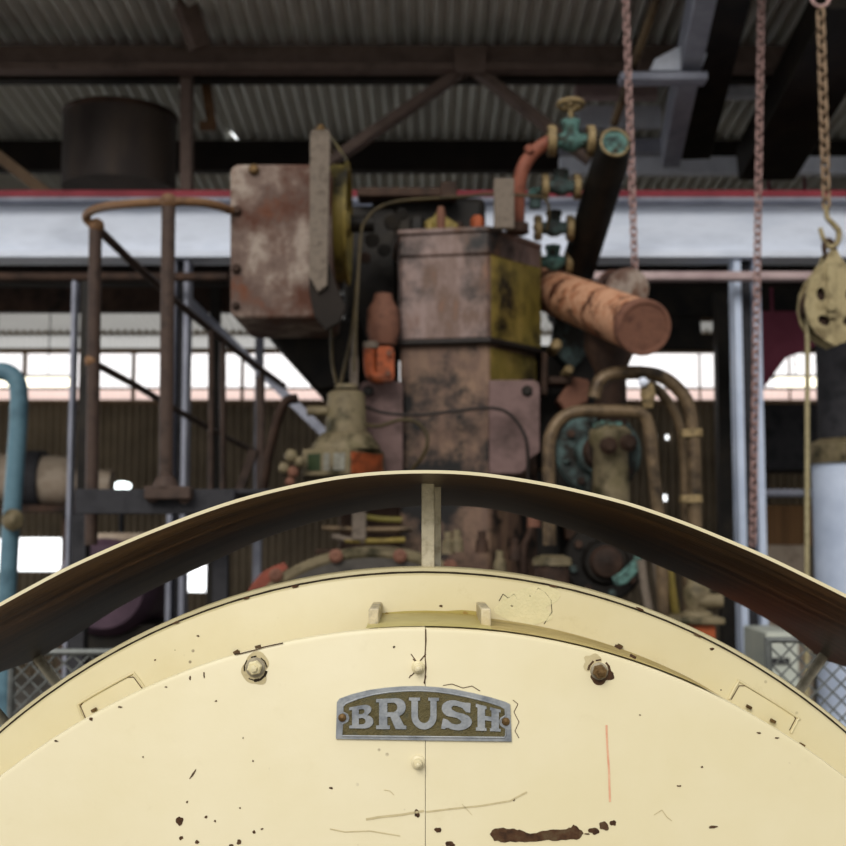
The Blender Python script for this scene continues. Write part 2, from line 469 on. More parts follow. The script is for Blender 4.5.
mb = MB(); mb.box((0, 3.6, -.05), (14.6, 19, .1)); tag(mb.build('floor', M['floor']), kind='structure')
ROOF_FRONT = 4.5
mb = MB()
YT = 11.75
L_ = math.hypot(YT - ROOF_FRONT, RS * (YT - ROOF_FRONT))
ey = Vector((0, 1, -RS)).normalized()
hp = P(235, 136, 1.0) - Vector((0, 0, CZ))
yh = (RH - CZ) / (hp.z + RS)           # where that ray meets the roof
vh = (yh - ROOF_FRONT) * math.hypot(1, RS); uh = 7.2 + hp.x * yh
corrugated(mb, (-7.2, ROOF_FRONT, roofz(ROOF_FRONT)), (1, 0, 0), ey, (0, 0, 1), 14.4, L_, holes=[(uh - .02, uh + .02, vh - .03, vh + .03)])
tag(mb.build('ceiling', M['corr']), kind='structure')

mb = MB(); corrugated(mb, (-7.2, YT - .05, roofz(YT - .05) - .02), (1, 0, 0), ey, (0, 0, 1), 14.4, YB - YT + .06); tag(mb.build('window_2', M['fibredim']), kind='structure')


def wx(px): return P(px, 500, YB).x + 7.2


def wz(py): return P(423, py, YB).z


mb = MB()
holes = [(-1, 20, wz(400), wz(336)), (wx(-20), wx(18), wz(572), wz(539)), (wx(18), wx(65), wz(571), wz(538)), (wx(183), wx(213), wz(592), wz(564)),
         (wx(653.2), wx(657.2), wz(439.5), wz(435)), (wx(666.2), wx(670.2), wz(439.5), wz(435)), (wx(661), wx(666), wz(501), wz(495)), (wx(68), wx(77), wz(566), wz(552))]
corrugated(mb, (-7.2, YB, 0), (1, 0, 0), (0, 0, 1), (0, -1, 0), 14.4, roofz(YB) + .02, holes=holes)
tag(mb.build('wall_back', M['wall']), kind='structure')
for sx, nm in ((-1, 'wall_left'), (1, 'wall_right')):
    mb = MB(); corrugated(mb, (sx * 7.2, ROOF_FRONT, 0), (0, 1, 0), (0, 0, 1), (1, 0, 0), YB - ROOF_FRONT, 4.5, holes=[(.3, 8.0, .5, 3.5)] if sx < 0 else ())  # unseen opening added in the left wall to throw side light on the roof
    tag(mb.build(nm, M['wall']), kind='structure')
# clerestory: pale sheet panes in a timber frame
win = thing('window_1', None, None, (0, YB, wz(400)))
win['kind'] = 'structure'
mb = MB(); corrugated(mb, (-7.2, YB - .02, wz(388)), (1, 0, 0), (0, 0, 1), (0, -1, 0), 14.4, wz(352) - wz(388), amp=.006); mb.build('pane', M['fibre'], win)
mb = MB(); corrugated(mb, (-7.2, YB - .02, wz(401)), (1, 0, 0), (0, 0, 1), (0, -1, 0), 14.4, wz(389) - wz(401), amp=.006); mb.build('sill_sheet', M['fibrepink'], win)
mb = MB(); corrugated(mb, (-7.2, YB - .02, wz(352)), (1, 0, 0), (0, 0, 1), (0, -1, 0), 14.4, wz(335) - wz(352), amp=.006); mb.build('top_sheet', M['fibredim'], win)
mb = MB()
mb.bpx(-300, 348, 1150, 353, YB - .09, .05); mb.bpx(-300, 400, 1150, 404, YB - .09, .05)
mb.bpx(-300, 387.5, 1150, 389.5, YB - .07, .03)
for px in (-110, 24, 133, 242, 351, 460, 569, 700, 790, 900): mb.bpx(px - 1.2, 352, px + 1.2, 400, YB - .08, .04)
mb.build('frame', M['wood'], win)

# roof purlins: dark timber joists across the shed
for y, h, nm in ((5.35, .2, 'purlin'), (6.72, .16, 'purlin'), (7.95, .2, 'purlin'), (9.35, .2, 'purlin'), (10.7, .2, 'purlin'), (11.6, .08, 'purlin')):
    z = roofz(y) - .03
    mb = MB(); mb.box((0, y, z - h / 2), (14.2, .09, h)); o = mb.build('roof_purlin', M['purlin'], bevel=.006)
    lab = {5.35: 'dark roof purlin out over the engine, beyond the top of the view', 6.72: 'dark roof purlin just above the long brown truss beam',
           7.95: 'dark roof purlin between the two lower strips of corrugated roof', 9.35: 'dark roof purlin just above the white crane girder',
           10.7: 'dark roof purlin seen under the white crane girder', 11.6: 'dark roof purlin close to the back wall top'}[y]
    tag(o, lab, 'roof beam', 'dark roof purlins')

# ------------------------------------------------------------------ truss
t = thing('roof_truss', 'brown steel truss beam with two braces spreading from its middle', 'truss', P(423, 70, 6.5))
mb = MB(); mb.bpx(-260, 45, 1150, 68, 6.5, .03); mb.bpx(-260, 62, 1150, 69, 6.42, .1); mb.build('chord', M['truss'], t, .004)
for a, b in (((470, 66), (325, 166)), ((470, 66), (590, 160))):
    mb = MB(); mb.beam(P(*a, 6.52), P(*b, 6.52), S(19, 6.5), .05); mb.build('brace', M['truss'], t, .004)
for a, b in (((187, 68), (187, 192)), ((-40, 126), (52, 198))):
    mb = MB(); mb.beam(P(*a, 6.6), P(*b, 6.6), S(18, 6.5), .06); ob = mb.build('brace', M['truss'] if a[0] > 0 else M['wood'], t, .004)
mb = MB(); mb.bpx(455, 46, 486, 72, 6.4, .02); mb.build('gusset', M['truss'], t)
mb = MB(); mb.beam(P(205, 75, 6.9), P(212, 126, 6.9), .05, .05); mb.beam(P(200, 126, 6.9), P(216, 126, 6.9), .03, .05)
tag(mb.build('hanger', M['railcop']), 'rust brown hanger strap dangling beside the dark brown upright', 'bracket')
mb = MB(); mb.beam(P(172, -30, 6.2), P(200, 48, 6.3), .08, .1)
tag(mb.build('roof_strut', M['truss']), 'short dark strut running down to the long brown beam above the black tank', 'strut')

# ------------------------------------------------------------------ crane girder + columns
t = thing('crane_girder', 'long white steel crane girder with maroon top flange across the shed', 'girder', P(423, 258, 6.3))
mb = MB(); mb.bpx(-400, 199, 1250, 251, 6.3, .02); mb.build('web', M['white'], t)
mb = MB(); mb.bpx(-400, 190, 1250, 197, 6.22, .2); mb.build('top_flange', [M['redflange']], t, .003)
mb = MB(); mb.bpx(-400, 197, 1250, 200.5, 6.21, .2); mb.build('flange_edge', M['greybeam'], t)
mb = MB(); mb.bpx(-400, 250, 1250, 257, 6.22, .2); mb.build('bottom_flange', M['white'], t, .003)
mb = MB(); mb.bpx(-905, 258, 1752, 283, 6.7, .12)
tag(mb.build('girder', M['purlin']), 'dark steel beam tucked under the white crane girder', 'girder')
mb = MB(); mb.bpx(-300, 283, 255, 311, 8.6, .1)
tag(mb.build('lintel_beam', M['darkrust']), 'deep brown beam over the pale windows behind the handrail', 'beam')
mb = MB(); mb.bpx(590, 283, 1250, 316, 8.6, .1); mb.bpx(590, 334, 1250, 349, 8.6, .1); mb.bpx(590, 312, 701, 340, 8.62, .08); mb.bpx(727, 312, 1250, 340, 8.62, .08)
tag(mb.build('lintel_beam', M['dark']), 'black beam over the pale windows behind the rusty exhaust', 'beam')
mb = MB(); mb.bpx(575, 271, 1885, 279.5, 6.1, .07)
tag(mb.build('service_pipe', M['pinkrail'], bevel=.01), 'pinkish rail running under the white girder behind the hanging chains', 'pipe')
mb = MB(); mb.bpx(-1040, 272, 228, 280, 6.1, .05)
tag(mb.build('service_pipe', M['darkrust'], bevel=.01), 'dull red rail under the white girder behind the handrail', 'pipe')
mb = MB(); mb.tube([P(640, 318, 9.5), P(1362, 318, 9.5)], .03); tag(mb.build('conduit', M['wood']), 'thin beige conduit behind the rusty exhaust end', 'pipe')


def column(x0, x1, Y, m, label, top=250):
    t = thing('steel_column', label, 'column', (P((x0 + x1) / 2, 500, Y).x, Y, 0))
    a, b = P(x0, 500, Y).x, P(x1, 500, Y).x; zt = P(423, top, Y).z
    tf = (b - a) * .27
    q = MB(); q.box((a + tf / 2, Y + .06, zt / 2), (tf, .12, zt)); q.build('flange', m, t, .004)
    q = MB(); q.box((b - tf / 2, Y + .06, zt / 2), (tf, .12, zt)); q.build('flange', m, t, .004)
    q = MB(); q.box(((a + b) / 2, Y + .07, zt / 2), (b - a - tf * 1.6, .02, zt)); q.build('web', M['plank'], t)  # charcoal colour stands in for shade in the channel between the flanges
    return t


column(739, 766, 6.25, M['stack'], 'pale blue steel column under the crane girder beside a hanging chain')
column(167, 185, 6.25, M['greybeam'], 'grey steel column standing behind the tall handrail post')
mb = MB(); a = P(722, 300, 7.8); mb.box((a.x, 7.8, 1.5), (.1, .1, 3.0)); tag(mb.build('steel_post', M['dark']), 'black post close against the pale blue column', 'post')
for px, Y, wd, c, lab in ((84, 5.6, 12, 'dark', 'black square post behind the outer handrail post'), (70.5, 5.7, 4, 'greybeam', 'thin grey post beside the black square post'),
                          (213, 8.5, 10, 'dark', 'dark post in front of the back wall behind the stair rail'), (258, 9.0, 8, 'greybeam', 'slim grey post before the back wall near the rusty box')):
    x = P(px, 500, Y).x; zt = P(px, 282, Y).z
    mb = MB(); mb.box((x, Y, zt / 2), (S(wd, Y), .07, zt)); tag(mb.build('post', M[c], bevel=.004), lab, 'post')

# upper right: rafters, gusset and cross beams
t = thing('rafter', 'dark steel rafter with lit face coloured grey sloping down above the rusty exhaust', 'rafter', P(678, 152, 6.9))
mb = MB(); mb.beam(P(733, -25, 5.4), P(692, 152, 6.9), .2, .1); mb.build('web', M['dark'], t, .004)
mb = MB(); mb.beam(P(706, -25, 5.35), P(670, 152, 6.85), .1, .2); mb.build('flange', M['greybeam'], t, .004)  # lit side of the rafter, its light put into the grey colour
mb = MB(); mb.beam(P(860, -10, 5.4), P(765, 165, 6.9), .32, .2)
tag(mb.build('rafter', M['dark'], bevel=.004), 'heavy black rafter sloping above the pulley block', 'rafter')
t = thing('bracket', 'white gusset bracket on a flat shelf plate under the roof', 'bracket', P(665, 78, 5.9))
mb = MB(); mb.prism([P(703, -6, 5.9), P(729, -6, 5.9), P(701, 70, 5.9), P(650, 70, 5.9), P(655, 59, 5.9), P(698, 36, 5.9)], (0, .03, 0)); mb.build('gusset', M['whitegrey'], t)
mb = MB(); mb.bpx(621, 71.5, 708, 79, 5.85, .1); mb.build('shelf_plate', M['greybeam'], t, .003)
for (x0, y0, x1, y1, Y, m, lab) in ((575, 83, 658, 97, 7.1, 'pinkrail', 'short pinkish plate under the roof behind the topmost valve'),
                                    (710, 83, 759, 96, 7.1, 'whitegrey', 'short pale plate under the roof behind the long chain'),
                                    (578, 105, 662, 126, 7.3, 'whitegrey', 'grey blue channel behind the valve handwheel'),
                                    (560, 138, 668, 152, 7.35, 'greybeam', 'grey channel just behind the verdigris pipe end'),
                                    (560, 156, 1000, 173, 7.2, 'whitegrey', 'long grey blue beam just above the crane girder'),
                                    (724, 65, 742, 82, 7.0, 'greybeam', 'small grey block hung under the roof near the long chain')):
    mb = MB(); mb.bpx(x0, y0, x1, y1, Y, .08); tag(mb.build('cross_beam', M[m], bevel=.005), lab, 'beam')
mb = MB(); mb.tube([P(681, -88, 5.45), P(660, -10, 5.6), P(632, 70, 5.9), P(614, 124, 6.2)], .022, smooth=0)
tag(mb.build('tie_rod', M['pipebrown']), 'thin brown rod slanting down beside the hanging chain', 'rod')
mb = MB(); corrugated(mb, (P(806, 150, 8.6).x, 8.6, P(806, 150, 8.6).z), (1, 0, 0), (0, 0, 1), (0, -1, 0), .6, S(42, 8.6)); tag(mb.build('roof_light_sheet', M['fibre']), 'pale translucent sheet lit from outside above the pulley', 'sheet')

# black tank on the girder
t = thing('tank', 'black iron tank standing on the white crane girder', 'tank', P(119, 192, 6.85))
c = P(119, 190, 6.85); r = S(57, 6.85); h = P(119, 98, 6.53).z - c.z
mb = MB(); mb.lathe(c, (0, 0, 1), [(0, r), (h - .02, r), (h, r - .015), (h, r - .04), (h - .3, r - .04), (h - .3, 0)], 48); mb.build('shell', M['drum'], t)
mb = MB(); mb.torus(c + Vector((0, 0, h)), (0, 0, 1), r - .01, .018, 48); mb.build('rim', M['darkrust'], t)

# ------------------------------------------------------------------ generator in front
GD, GR = 1.05, .138           # distance of front cover, depth back to the ring
GC = Vector((0, GD, CZ - .646)); RC, RR = .565, .605


def D(px, py, off=0.0):       # on the cover face
    p = P(px, py, GD - off); return p


def K(px, py, off=0.0):       # on the ring face
    return P(px, py, GD + GR - off)


gen = thing('generator', 'big round cream painted generator with a silver nameplate on its front', 'generator', (0, GD + .5, 0))
# housing shell behind the ring, feet
mb = MB(); mb.lathe(GC + Vector((0, GR + .009, 0)), (0, 1, 0), [(0, .585), (0, .6095), (.002, .6105), (.03, .611), (.034, .606), (.036, .58)], 160)
mb.build('rim_band', M['cream_ring'], gen)
mb = MB(); mb.lathe(GC + Vector((0, GR + .04, 0)), (0, 1, 0), [(0, .585), (.72, .55), (.72, .3), (.72, 0)], 96)
mb.build('housing', M['dark'], gen)
mb = MB(); mb.lathe(GC + Vector((0, GR + .003, 0)), (0, 1, 0), [(0, .5), (0, .6068), (.0058, .6068), (.0058, .5)], 128); mb.build('gasket', M['gapdark'], gen)
mb = MB()
mb.lathe(GC + Vector((0, GR - .0, 0)), (0, 1, 0), [(.003, .53), (0, .53), (0, RR - .003), (.001, RR - .001), (.003, RR)], 160)


def blob(cx, cy, rx, ry, seed, n=26, rough=.22, rot=0):
    q = random.Random(seed); ph = [q.uniform(0, 6.28) for _ in range(5)]
    out = []
    for i in range(n):
        a = 2 * PI * i / n
        k = 1 + rough * sum(math.sin(a * (j + 2) + ph[j]) / (j + 1.5) for j in range(5))
        x, y = rx * k * math.cos(a), ry * k * math.sin(a)
        out.append((cx + x * math.cos(rot) - y * math.sin(rot), cy + x * math.sin(rot) + y * math.cos(rot)))
    return out


def patch(mb, pts, fn, m, lift=.0004):
    ps = [fn(x, y, lift) for x, y in pts]
    c = sum(ps, Vector()) / len(ps)
    o = [c] + ps
    mb.add(o, [(0, i + 1, (i + 1) % len(ps) + 1) for i in range(len(ps))], m)


def lerp2(a, b, t): return a + (b - a) * t


def patch_strip(mb, pts, fn, m, lift=.0004):
    tri = tessellate_polygon([[Vector((x, y, 0)) for x, y in pts]])
    mb.add([fn(x, y, lift) for x, y in pts], [tuple(t) for t in tri], m)


def stroke(mb, pts, wpx, fn, m, lift=.0004, jit=0, seed=1):
    q = random.Random(seed)
    n = len(pts)
    for i in range(n - 1):
        (x0, y0), (x1, y1) = pts[i], pts[i + 1]
        L = math.hypot(x1 - x0, y1 - y0); nx, ny = -(y1 - y0) / L * wpx / 2, (x1 - x0) / L * wpx / 2
        a = [fn(x0 + nx, y0 + ny, lift), fn(x1 + nx, y1 + ny, lift), fn(x1 - nx, y1 - ny, lift), fn(x0 - nx, y0 - ny, lift)]
        mb.add(a, [(0, 1, 2, 3)], m)


# marks on the ring: lichen stain, chips, rust dots
bl = blob(527, 606, 32, 18, 5, 40, .3, .1); patch(mb, bl, K, 1)
for (x, y, r_) in ((512, 606, 1.6), (441, 606, 1.6), (530, 596, 1.2), (198, 636, 1.3), (712, 649, 2), (155, 660, 1)): patch(mb, blob(x, y, r_, r_ * .8, int(x)), K, 2)
stroke(mb, [(499, 601), (503, 594), (508, 598), (514, 594), (518, 600), (526, 595), (533, 597), (538, 588), (545, 592), (551, 600), (552, 612), (544, 624)], .7, K, 3)
for (x, y) in ((176, 621.5), (295, 585.5), (553, 585), (246, 597), (697, 634), (640, 608)): patch(mb, blob(x, y + 1.0, 4, 1.2, int(x), rot=math.atan2(-(x - 423), 620) * -1), K, 2)
patch(mb, [(381, 613), (392, 612), (405, 611), (425, 610.5), (445, 611), (462, 610), (474, 611), (481, 612.5), (481, 624), (381, 624)], K, 4, .0003)
for (x, y, a, b) in ((403, 617, 5, 2.5), (414, 619, 4, 2), (424, 617, 2.4, 2), (440, 618, 3, 2), (451, 616, 4, 2.6), (466, 615, 4, 3), (386, 617, 3, 4), (396, 620, 6, 1.6)): patch(mb, blob(x, y, a, b, int(x), 22, .35), K, 5, .0006)
mb.build('ring_plate', [M['cream_ring'], M['patina'], M['chip'], M['gapdark'], M['cream_dirty'], M['oilstain']], gen)
# cover halves (seam just beside the middle)
SX = D(425.3, 700).x
for side, nm in ((-1, 'front_cover'), (1, 'front_cover')):
    mb = MB()
    n = 80; x0 = SX + side * .00025
    rc = RC if side < 0 else RC - .0008
    th0 = math.acos(max(-1, min(1, x0 / rc)))
    angs = [th0 + (2 * PI - 2 * th0) * i / n for i in range(n + 1)] if side < 0 else [th0 - 2 * th0 * i / n for i in range(n + 1)]
    flare = -.03 if side < 0 else 0.0
    rings = []
    for (rr, yy) in ((rc - .004, 0), (rc - .0012, .0012), (rc, .004), (rc + flare, GR + .001)):
        rings.append([Vector((GC.x + math.cos(a) * rr if 0 < i < n else x0, GC.y + yy, GC.z + math.sin(a) * rr)) for i, a in enumerate(angs)])
    vs = [p for r_ in rings for p in r_]; k = n + 1
    fs = [list(range(k))]
    for j in range(3):
        for i in range(n): fs.append((j * k + i, j * k + i + 1, (j + 1) * k + i + 1, (j + 1) * k + i))
    fs.append((0, n, k + n, k)); fs.append((k, k + n, 2 * k + n, 2 * k)); fs.append((2 * k, 2 * k + n, 3 * k + n, 3 * k))
    mb.add(vs, fs, 0)
    if side < 0:
        chips = [(179.5, 821, 3.2, 5), (197, 842, 1.8, 2.2), (206, 817, 1.6, 1.3), (215, 821, 1.2, 1), (239, 842, 2, 3), (254, 832, 1.3, 2), (181, 838, 2, 2), (231, 846, 2.4, 2), (262, 829, 1.4, .9), (187, 802, 1, 1.2), (240, 808, .8, 1), (331, 788, 1.8, 1.2), (417, 813.5, 2.6, 4), (394, 647, 1, 1.3), (424, 720, 1, 1), (166, 687, 1.2, .8), (190, 678, 1, 2), (204, 675, .8, 3), (91, 719, 1.6, 2), (56, 741, 2, 1), (175, 650, .5, .5), (143, 757, .8, .8), (216, 701, 1, 1), (253, 761, .9, .9), (243, 738, .7, .7), (120, 707, 2, 1)]
        for i, (x, y, a, b) in enumerate(chips): patch(mb, blob(x, y, a, b, i + 3), D, 1)
        patch(mb, blob(193, 774, 1, 5, 77, rot=.6), D, 1)
        stroke(mb, [(366, 819.5), (380, 817), (400, 815), (424, 811)], 2.4, D, 2)
        stroke(mb, [(330, 829), (345, 832), (370, 831), (400, 836)], 1.2, D, 2)
        for a_, b_ in (((411, 654), (416, 661)), ((413, 659), (417, 663)), ((411, 676), (415, 672)), ((411, 675), (409, 678))): stroke(mb, [a_, b_], 1.0, D, 1)
        stroke(mb, [(384, 790), (390, 791), (394, 795)], .8, D, 2)
        # broken paint ring round the bolt
        [stroke(mb, [(255.5 + 11.3 * math.cos(a_), 668.5 + 12 * math.sin(a_)), (255.5 + 11.6 * math.cos(a_ + .5), 668.5 + 12.4 * math.sin(a_ + .5))], w_, D, 3, .0003) for a_, w_ in ((.2, 2.6), (.7, 2.2), (1.2, 3), (1.7, 1.2), (2.9, 1.6), (3.4, 1.2), (4.3, 1.6), (5.2, 1.2), (5.7, 1.4))]; patch(mb, blob(255.5, 668.5, 14.5, 15, 19, 40, .2), D, 2, .0002)
        stroke(mb, [(235, 654.5), (243, 653), (255, 650), (264, 647), (283, 643)], 1.2, D, 1)
        for x, y in ((237, 652.5), (258, 646.5)): stroke(mb, [(x - 3, y + 1), (x + 3, y - .6)], 3, D, 1)
    else:
        # the long bare patch and its dots
        top = [(490, 834), (493, 829.5), (500, 828), (510, 828.5), (520, 830.5), (530, 833), (540, 832), (550, 830), (560, 829), (569, 828), (573, 825), (578, 827), (584, 833)]
        bot = [(581, 837), (574, 840), (562, 840.5), (548, 840), (535, 841.5), (520, 842), (505, 842.5), (494, 841)]
        qj = random.Random(3); dense = []
        loop = top + bot
        for a_, b_ in zip(loop, loop[1:] + loop[:1]):
            for u_ in (0, .33, .66): dense.append((lerp2(a_[0], b_[0], u_) + qj.uniform(-.7, .7), lerp2(a_[1], b_[1], u_) + qj.uniform(-.9, .9)))
        patch_strip(mb, dense, D, 1)
        for (x, y, a, b) in ((594, 831, 5, 3.6), (604, 826, 4.5, 4.6), (613, 823, 3, 3), (438, 830, 3.2, 2.8), (450, 844, 4.4, 3), (587, 834, 3, .8), (713, 827, 4, 1.6), (678, 786, 1.2, .8), (640, 715, 1, .7), (759, 733, 2, 1), (721, 690, .8, .8), (514, 800, 1, 1.4), (777, 738, 2, .9), (702, 767, 1.5, .8), (680, 786, 1.4, .8)):
            patch(mb, blob(x, y, a, b, int(x)), D, 1)
        stroke(mb, [(426, 812), (450, 809), (480, 806), (510, 801), (527, 792)], 1.8, D, 2)
        for a_, b_ in (((425.8, 654), (420, 661)), ((426, 676), (424, 683))): stroke(mb, [a_, b_], 1.2, D, 1)
        stroke(mb, [(462, 804), (472, 815)], .6, D, 2)
        stroke(mb, [(606.5, 725), (607.2, 745), (609, 770), (610, 802)], 2.0, D, 4)
        stroke(mb, [(654, 815), (662, 810), (667, 817), (672, 821)], .8, D, 2)
        patch(mb, blob(602, 677, 11, 7, 9, 40, .25), D, 1, .0003); [stroke(mb, [(599 + 10.8 * math.cos(a_), 671 + 11 * math.sin(a_)), (599 + 11 * math.cos(a_ + .5), 671 + 11.4 * math.sin(a_ + .5))], w_, D, 1, .0003) for a_, w_ in ((3.2, 2.4), (3.7, 2), (4.4, 1.6), (5.4, 2), (5.8, 2.6))]; patch(mb, blob(592, 662, 9, 8, 29, 40, .25), D, 2, .0002)
        stroke(mb, [(513, 700), (518, 704), (514, 712), (519, 722), (515, 731), (519, 738)], .7, D, 1)
        stroke(mb, [(443, 685.5), (452, 684), (463, 688), (472, 686), (480, 691)], .8, D, 1)
        stroke(mb, [(425.6, 629), (426, 640), (425, 655), (426, 668), (424.5, 684)], 1.2, D, 1, .0005)
        for x, y in ((618, 647), (633, 656.5)): stroke(mb, [(x - 3, y - 1.6), (x + 3, y + 1.6)], 3, D, 1)
    o = mb.build(nm, [M['cream'], M['chip'], M['scratch'], M['gapdark'], M['pink']], gen)
# ledge stain between the brackets (a grubby strip of paint lying on the cover rim)
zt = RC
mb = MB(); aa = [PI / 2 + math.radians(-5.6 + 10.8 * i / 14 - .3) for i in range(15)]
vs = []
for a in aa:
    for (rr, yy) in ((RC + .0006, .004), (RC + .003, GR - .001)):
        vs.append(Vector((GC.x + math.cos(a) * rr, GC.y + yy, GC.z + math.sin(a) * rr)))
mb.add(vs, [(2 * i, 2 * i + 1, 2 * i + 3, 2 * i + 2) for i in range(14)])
mb.build('ledge_strip', M['cream_dirty'], gen)
mb = MB(); aa = [PI / 2 - math.radians(5.9 + 20.5 * i / 20) for i in range(21)]; vs = []  # darker yellow strip along the ledge beyond the brackets
for a in aa:
    for (rr, yy) in ((RC + .0006, .005), (RC + .001, GR - .001)):
        vs.append(Vector((GC.x + math.cos(a) * rr, GC.y + yy, GC.z + math.sin(a) * rr)))
mb.add(vs, [(2 * i, 2 * i + 1, 2 * i + 3, 2 * i + 2) for i in range(20)])
mb.build('ledge_strip', M['ledge'], gen)
# two lugs
for px in (373.5, 486):
    mb = MB(); a, b = K(px - 8, 607, .03), K(px + 8, 627, .03)
    x0, x1, z0, z1 = P(px - 5, 607, 1.09).x, P(px + 5, 607, 1.09).x, P(px, 629, 1.09).z, P(px, 608.5, 1.09).z
    mb.box(((x0 + x1) / 2, 1.09 + .049, (z0 + z1) / 2), (x1 - x0, .098, z1 - z0)); mb.build('lug', M['lugpaint'], gen, .0015)
# hatch rims on the ring
for pts in ([(84, 721), (78.5, 707), (83, 701), (128, 675.5), (135, 675), (145, 689)], [(729, 699), (737.5, 683.5), (744, 683.5), (795, 715.5), (797.5, 720), (791, 733)]):
    mb = MB(); mb.tube([K(x, y, .0006) for x, y in pts], .0013, 8, smooth=4)
    cx = sum(p[0] for p in pts) / 6; cy = sum(p[1] for p in pts) / 6
    ins = [(x + (cx - x) * .06, y + (cy - y) * .10) for x, y in pts]
    stroke(mb, ins, .9, K, 1, .0005)
    mb.build('hatch_rim', [M['cream_ring'], M['chip']], gen)
for x, y in ((94, 710), (749, 707), (773, 721), (802, 745), (236, 652), (620, 646)):
    mb = MB(); p = K(x, y, .003); mb.box(p, (.005, .005, .003), Matrix.Rotation(.5 if x > 423 else -.5, 3, 'Y')); mb.build('hinge', M['brass'], gen, .0006)


def bolt(px, py, rw, rh, m, mw, parent, fn=D, hexa=True, name='bolt'):
    c = fn(px, py, 0)
    q = MB(); q.lathe(c, (0, -1, 0), [(0, S(rw, GD)), (.0022, S(rw, GD)), (.0028, S(rw, GD) - .0008), (.0028, 0)], 28)
    wsh = q.build(name, mw, parent)
    q = MB(); q.lathe(c + Vector((0, -.0025, 0)), (0, -1, 0), [(0, S(rh, GD)), (.006, S(rh, GD)), (.0075, S(rh, GD) * .82), (.0075, S(rh, GD) * .5), (.011, S(rh, GD) * .46), (.0115, 0)], 6 if hexa else 20, ref=(.3, 0, 1))
    q.build('nut', m, wsh)


bolt(255.5, 667, 9.5, 7.2, M['cream_ring'], M['steel'], gen)
bolt(599, 671, 8.6, 7.2, M['brass'], M['steel'], gen)
bolt(418, 667, 6.4, 4.4, M['cream'], M['cream_ring'], gen, hexa=False)
bolt(418, 762, 6.8, 4.2, M['cream'], M['cream'], gen, hexa=False)
# nameplate
def arc(c, r, a0, a1, n=8):
    return [(c[0] + r[0] * math.cos(math.radians(a0 + (a1 - a0) * i / n)), c[1] + r[1] * math.sin(math.radians(a0 + (a1 - a0) * i / n))) for i in range(n + 1)]


def local(pts):               # pixel list -> metres from the plate centre on the cover
    o = D(423.5, 716)
    return [((D(x, y) - o).x, (D(x, y) - o).z) for x, y in pts]


np_o = D(423.5, 716, 0)
outer = [(336, 738.5), (337, 702), (339.5, 698.5), (352, 694), (368, 690), (385, 687.5), (402, 686.2), (420, 685.8), (438, 687), (455, 689.2), (472, 692.6), (490, 697), (505, 701.5), (510, 704), (511.5, 741.2), (420, 740)]
scr = ((342.3, 717.6), (505.7, 721.5))
npl = MB(); npl.shape([local(outer)[::-1]], np_o, (1, 0, 0), (0, 0, 1), .0022)
plate = npl.build('nameplate', M['plate'], gen, .0005)
# recessed field lies inside a raised border
inner = [(342.5, 735.3), (342.8, 723.5)] + [(348.0, 720.8), (348.8, 717.5), (347.6, 714.2)] + [(343, 711.5), (343.2, 706), (346, 703), (358, 698.3), (374, 694), (390, 691.6), (407, 690.4), (420, 690.2), (436, 691.2), (452, 693.4), (468, 696.6), (486, 701), (500, 705.5), (505, 708.5), (505.4, 715)] + [(500.6, 718), (499.4, 721.5), (500.8, 725)] + [(505.6, 728), (505.6, 734.5), (504, 737)]
mb = MB(); mb.shape([local(inner)[::-1]], np_o + Vector((0, -.0022, 0)), (1, 0, 0), (0, 0, 1), .0004); mb.build('field', M['plate_in'], plate)
mb = MB(); ob = local(outer); 
rim = local(inner)
mb.tube([np_o + Vector((x, -.0026, z)) for x, z in rim], .0007, 8, closed=True, smooth=0); mb.build('border', M['plate'], plate)
for x, y in scr:
    mb = MB(); mb.lathe(D(x, y, .0022), (0, -1, 0), [(0, .0034), (.001, .0033), (.002, .0022), (.0024, 0)], 20); mb.build('screw', M['brass'], plate)


def lerp(a, b, t): return a + (b - a) * t


def letter(loops, x0, x1, yb, ytl, ytr, ybr=None):
    mb = MB(); out = []
    ybr = yb if ybr is None else ybr
    for l in loops:
        out.append(local([(lerp(x0, x1, u), lerp(lerp(yb, ybr, u), lerp(ytl, ytr, u), v)) for u, v in l]))
    mb.shape(out, np_o + Vector((0, -.0026, 0)), (1, 0, 0), (0, 0, 1), .0014)
    return mb.build('letter', M['plate'], plate, .0002)


Bl = [[(0, 0), (.6, 0)] + arc((.62, .28), (.38, .28), -85, 70, 10) + arc((.58, .77), (.34, .23), -40, 90, 8) + [(0, 1), (0, .87), (.12, .87), (.12, .13), (0, .13)],
      [(.40, .62), (.40, .84), (.52, .84)] + arc((.52, .73), (.12, .11), 80, -80, 6) + [(.52, .62)], [(.40, .17), (.40, .45), (.54, .45)] + arc((.54, .31), (.14, .14), 80, -80, 6) + [(.54, .17)]]
Rl = [[(0, 0), (.46, 0), (.46, .12), (.37, .12), (.37, .40), (.47, .40), (.64, .0), (1.0, 0), (1.0, .11), (.92, .12), (.76, .43)] + arc((.64, .70), (.34, .30), -55, 90, 10) + [(0, 1), (0, .89), (.1, .89), (.1, .12), (0, .12)],
      [(.37, .55), (.37, .86), (.56, .86)] + arc((.56, .705), (.14, .155), 80, -80, 6) + [(.56, .55)]]
Ul = [[(0, 1), (0, .91), (.08, .9), (.08, .42)] + arc((.5, .42), (.42, .42), 180, 360, 18)[1:-1] + [(.92, .42), (.92, .9), (1, .91), (1, 1), (.64, 1), (.64, .91), (.71, .9), (.71, .42)] + arc((.5, .42), (.20, .22), 0, -180, 12)[1:-1] + [(.30, .42), (.30, .9), (.37, .91), (.37, 1)]]
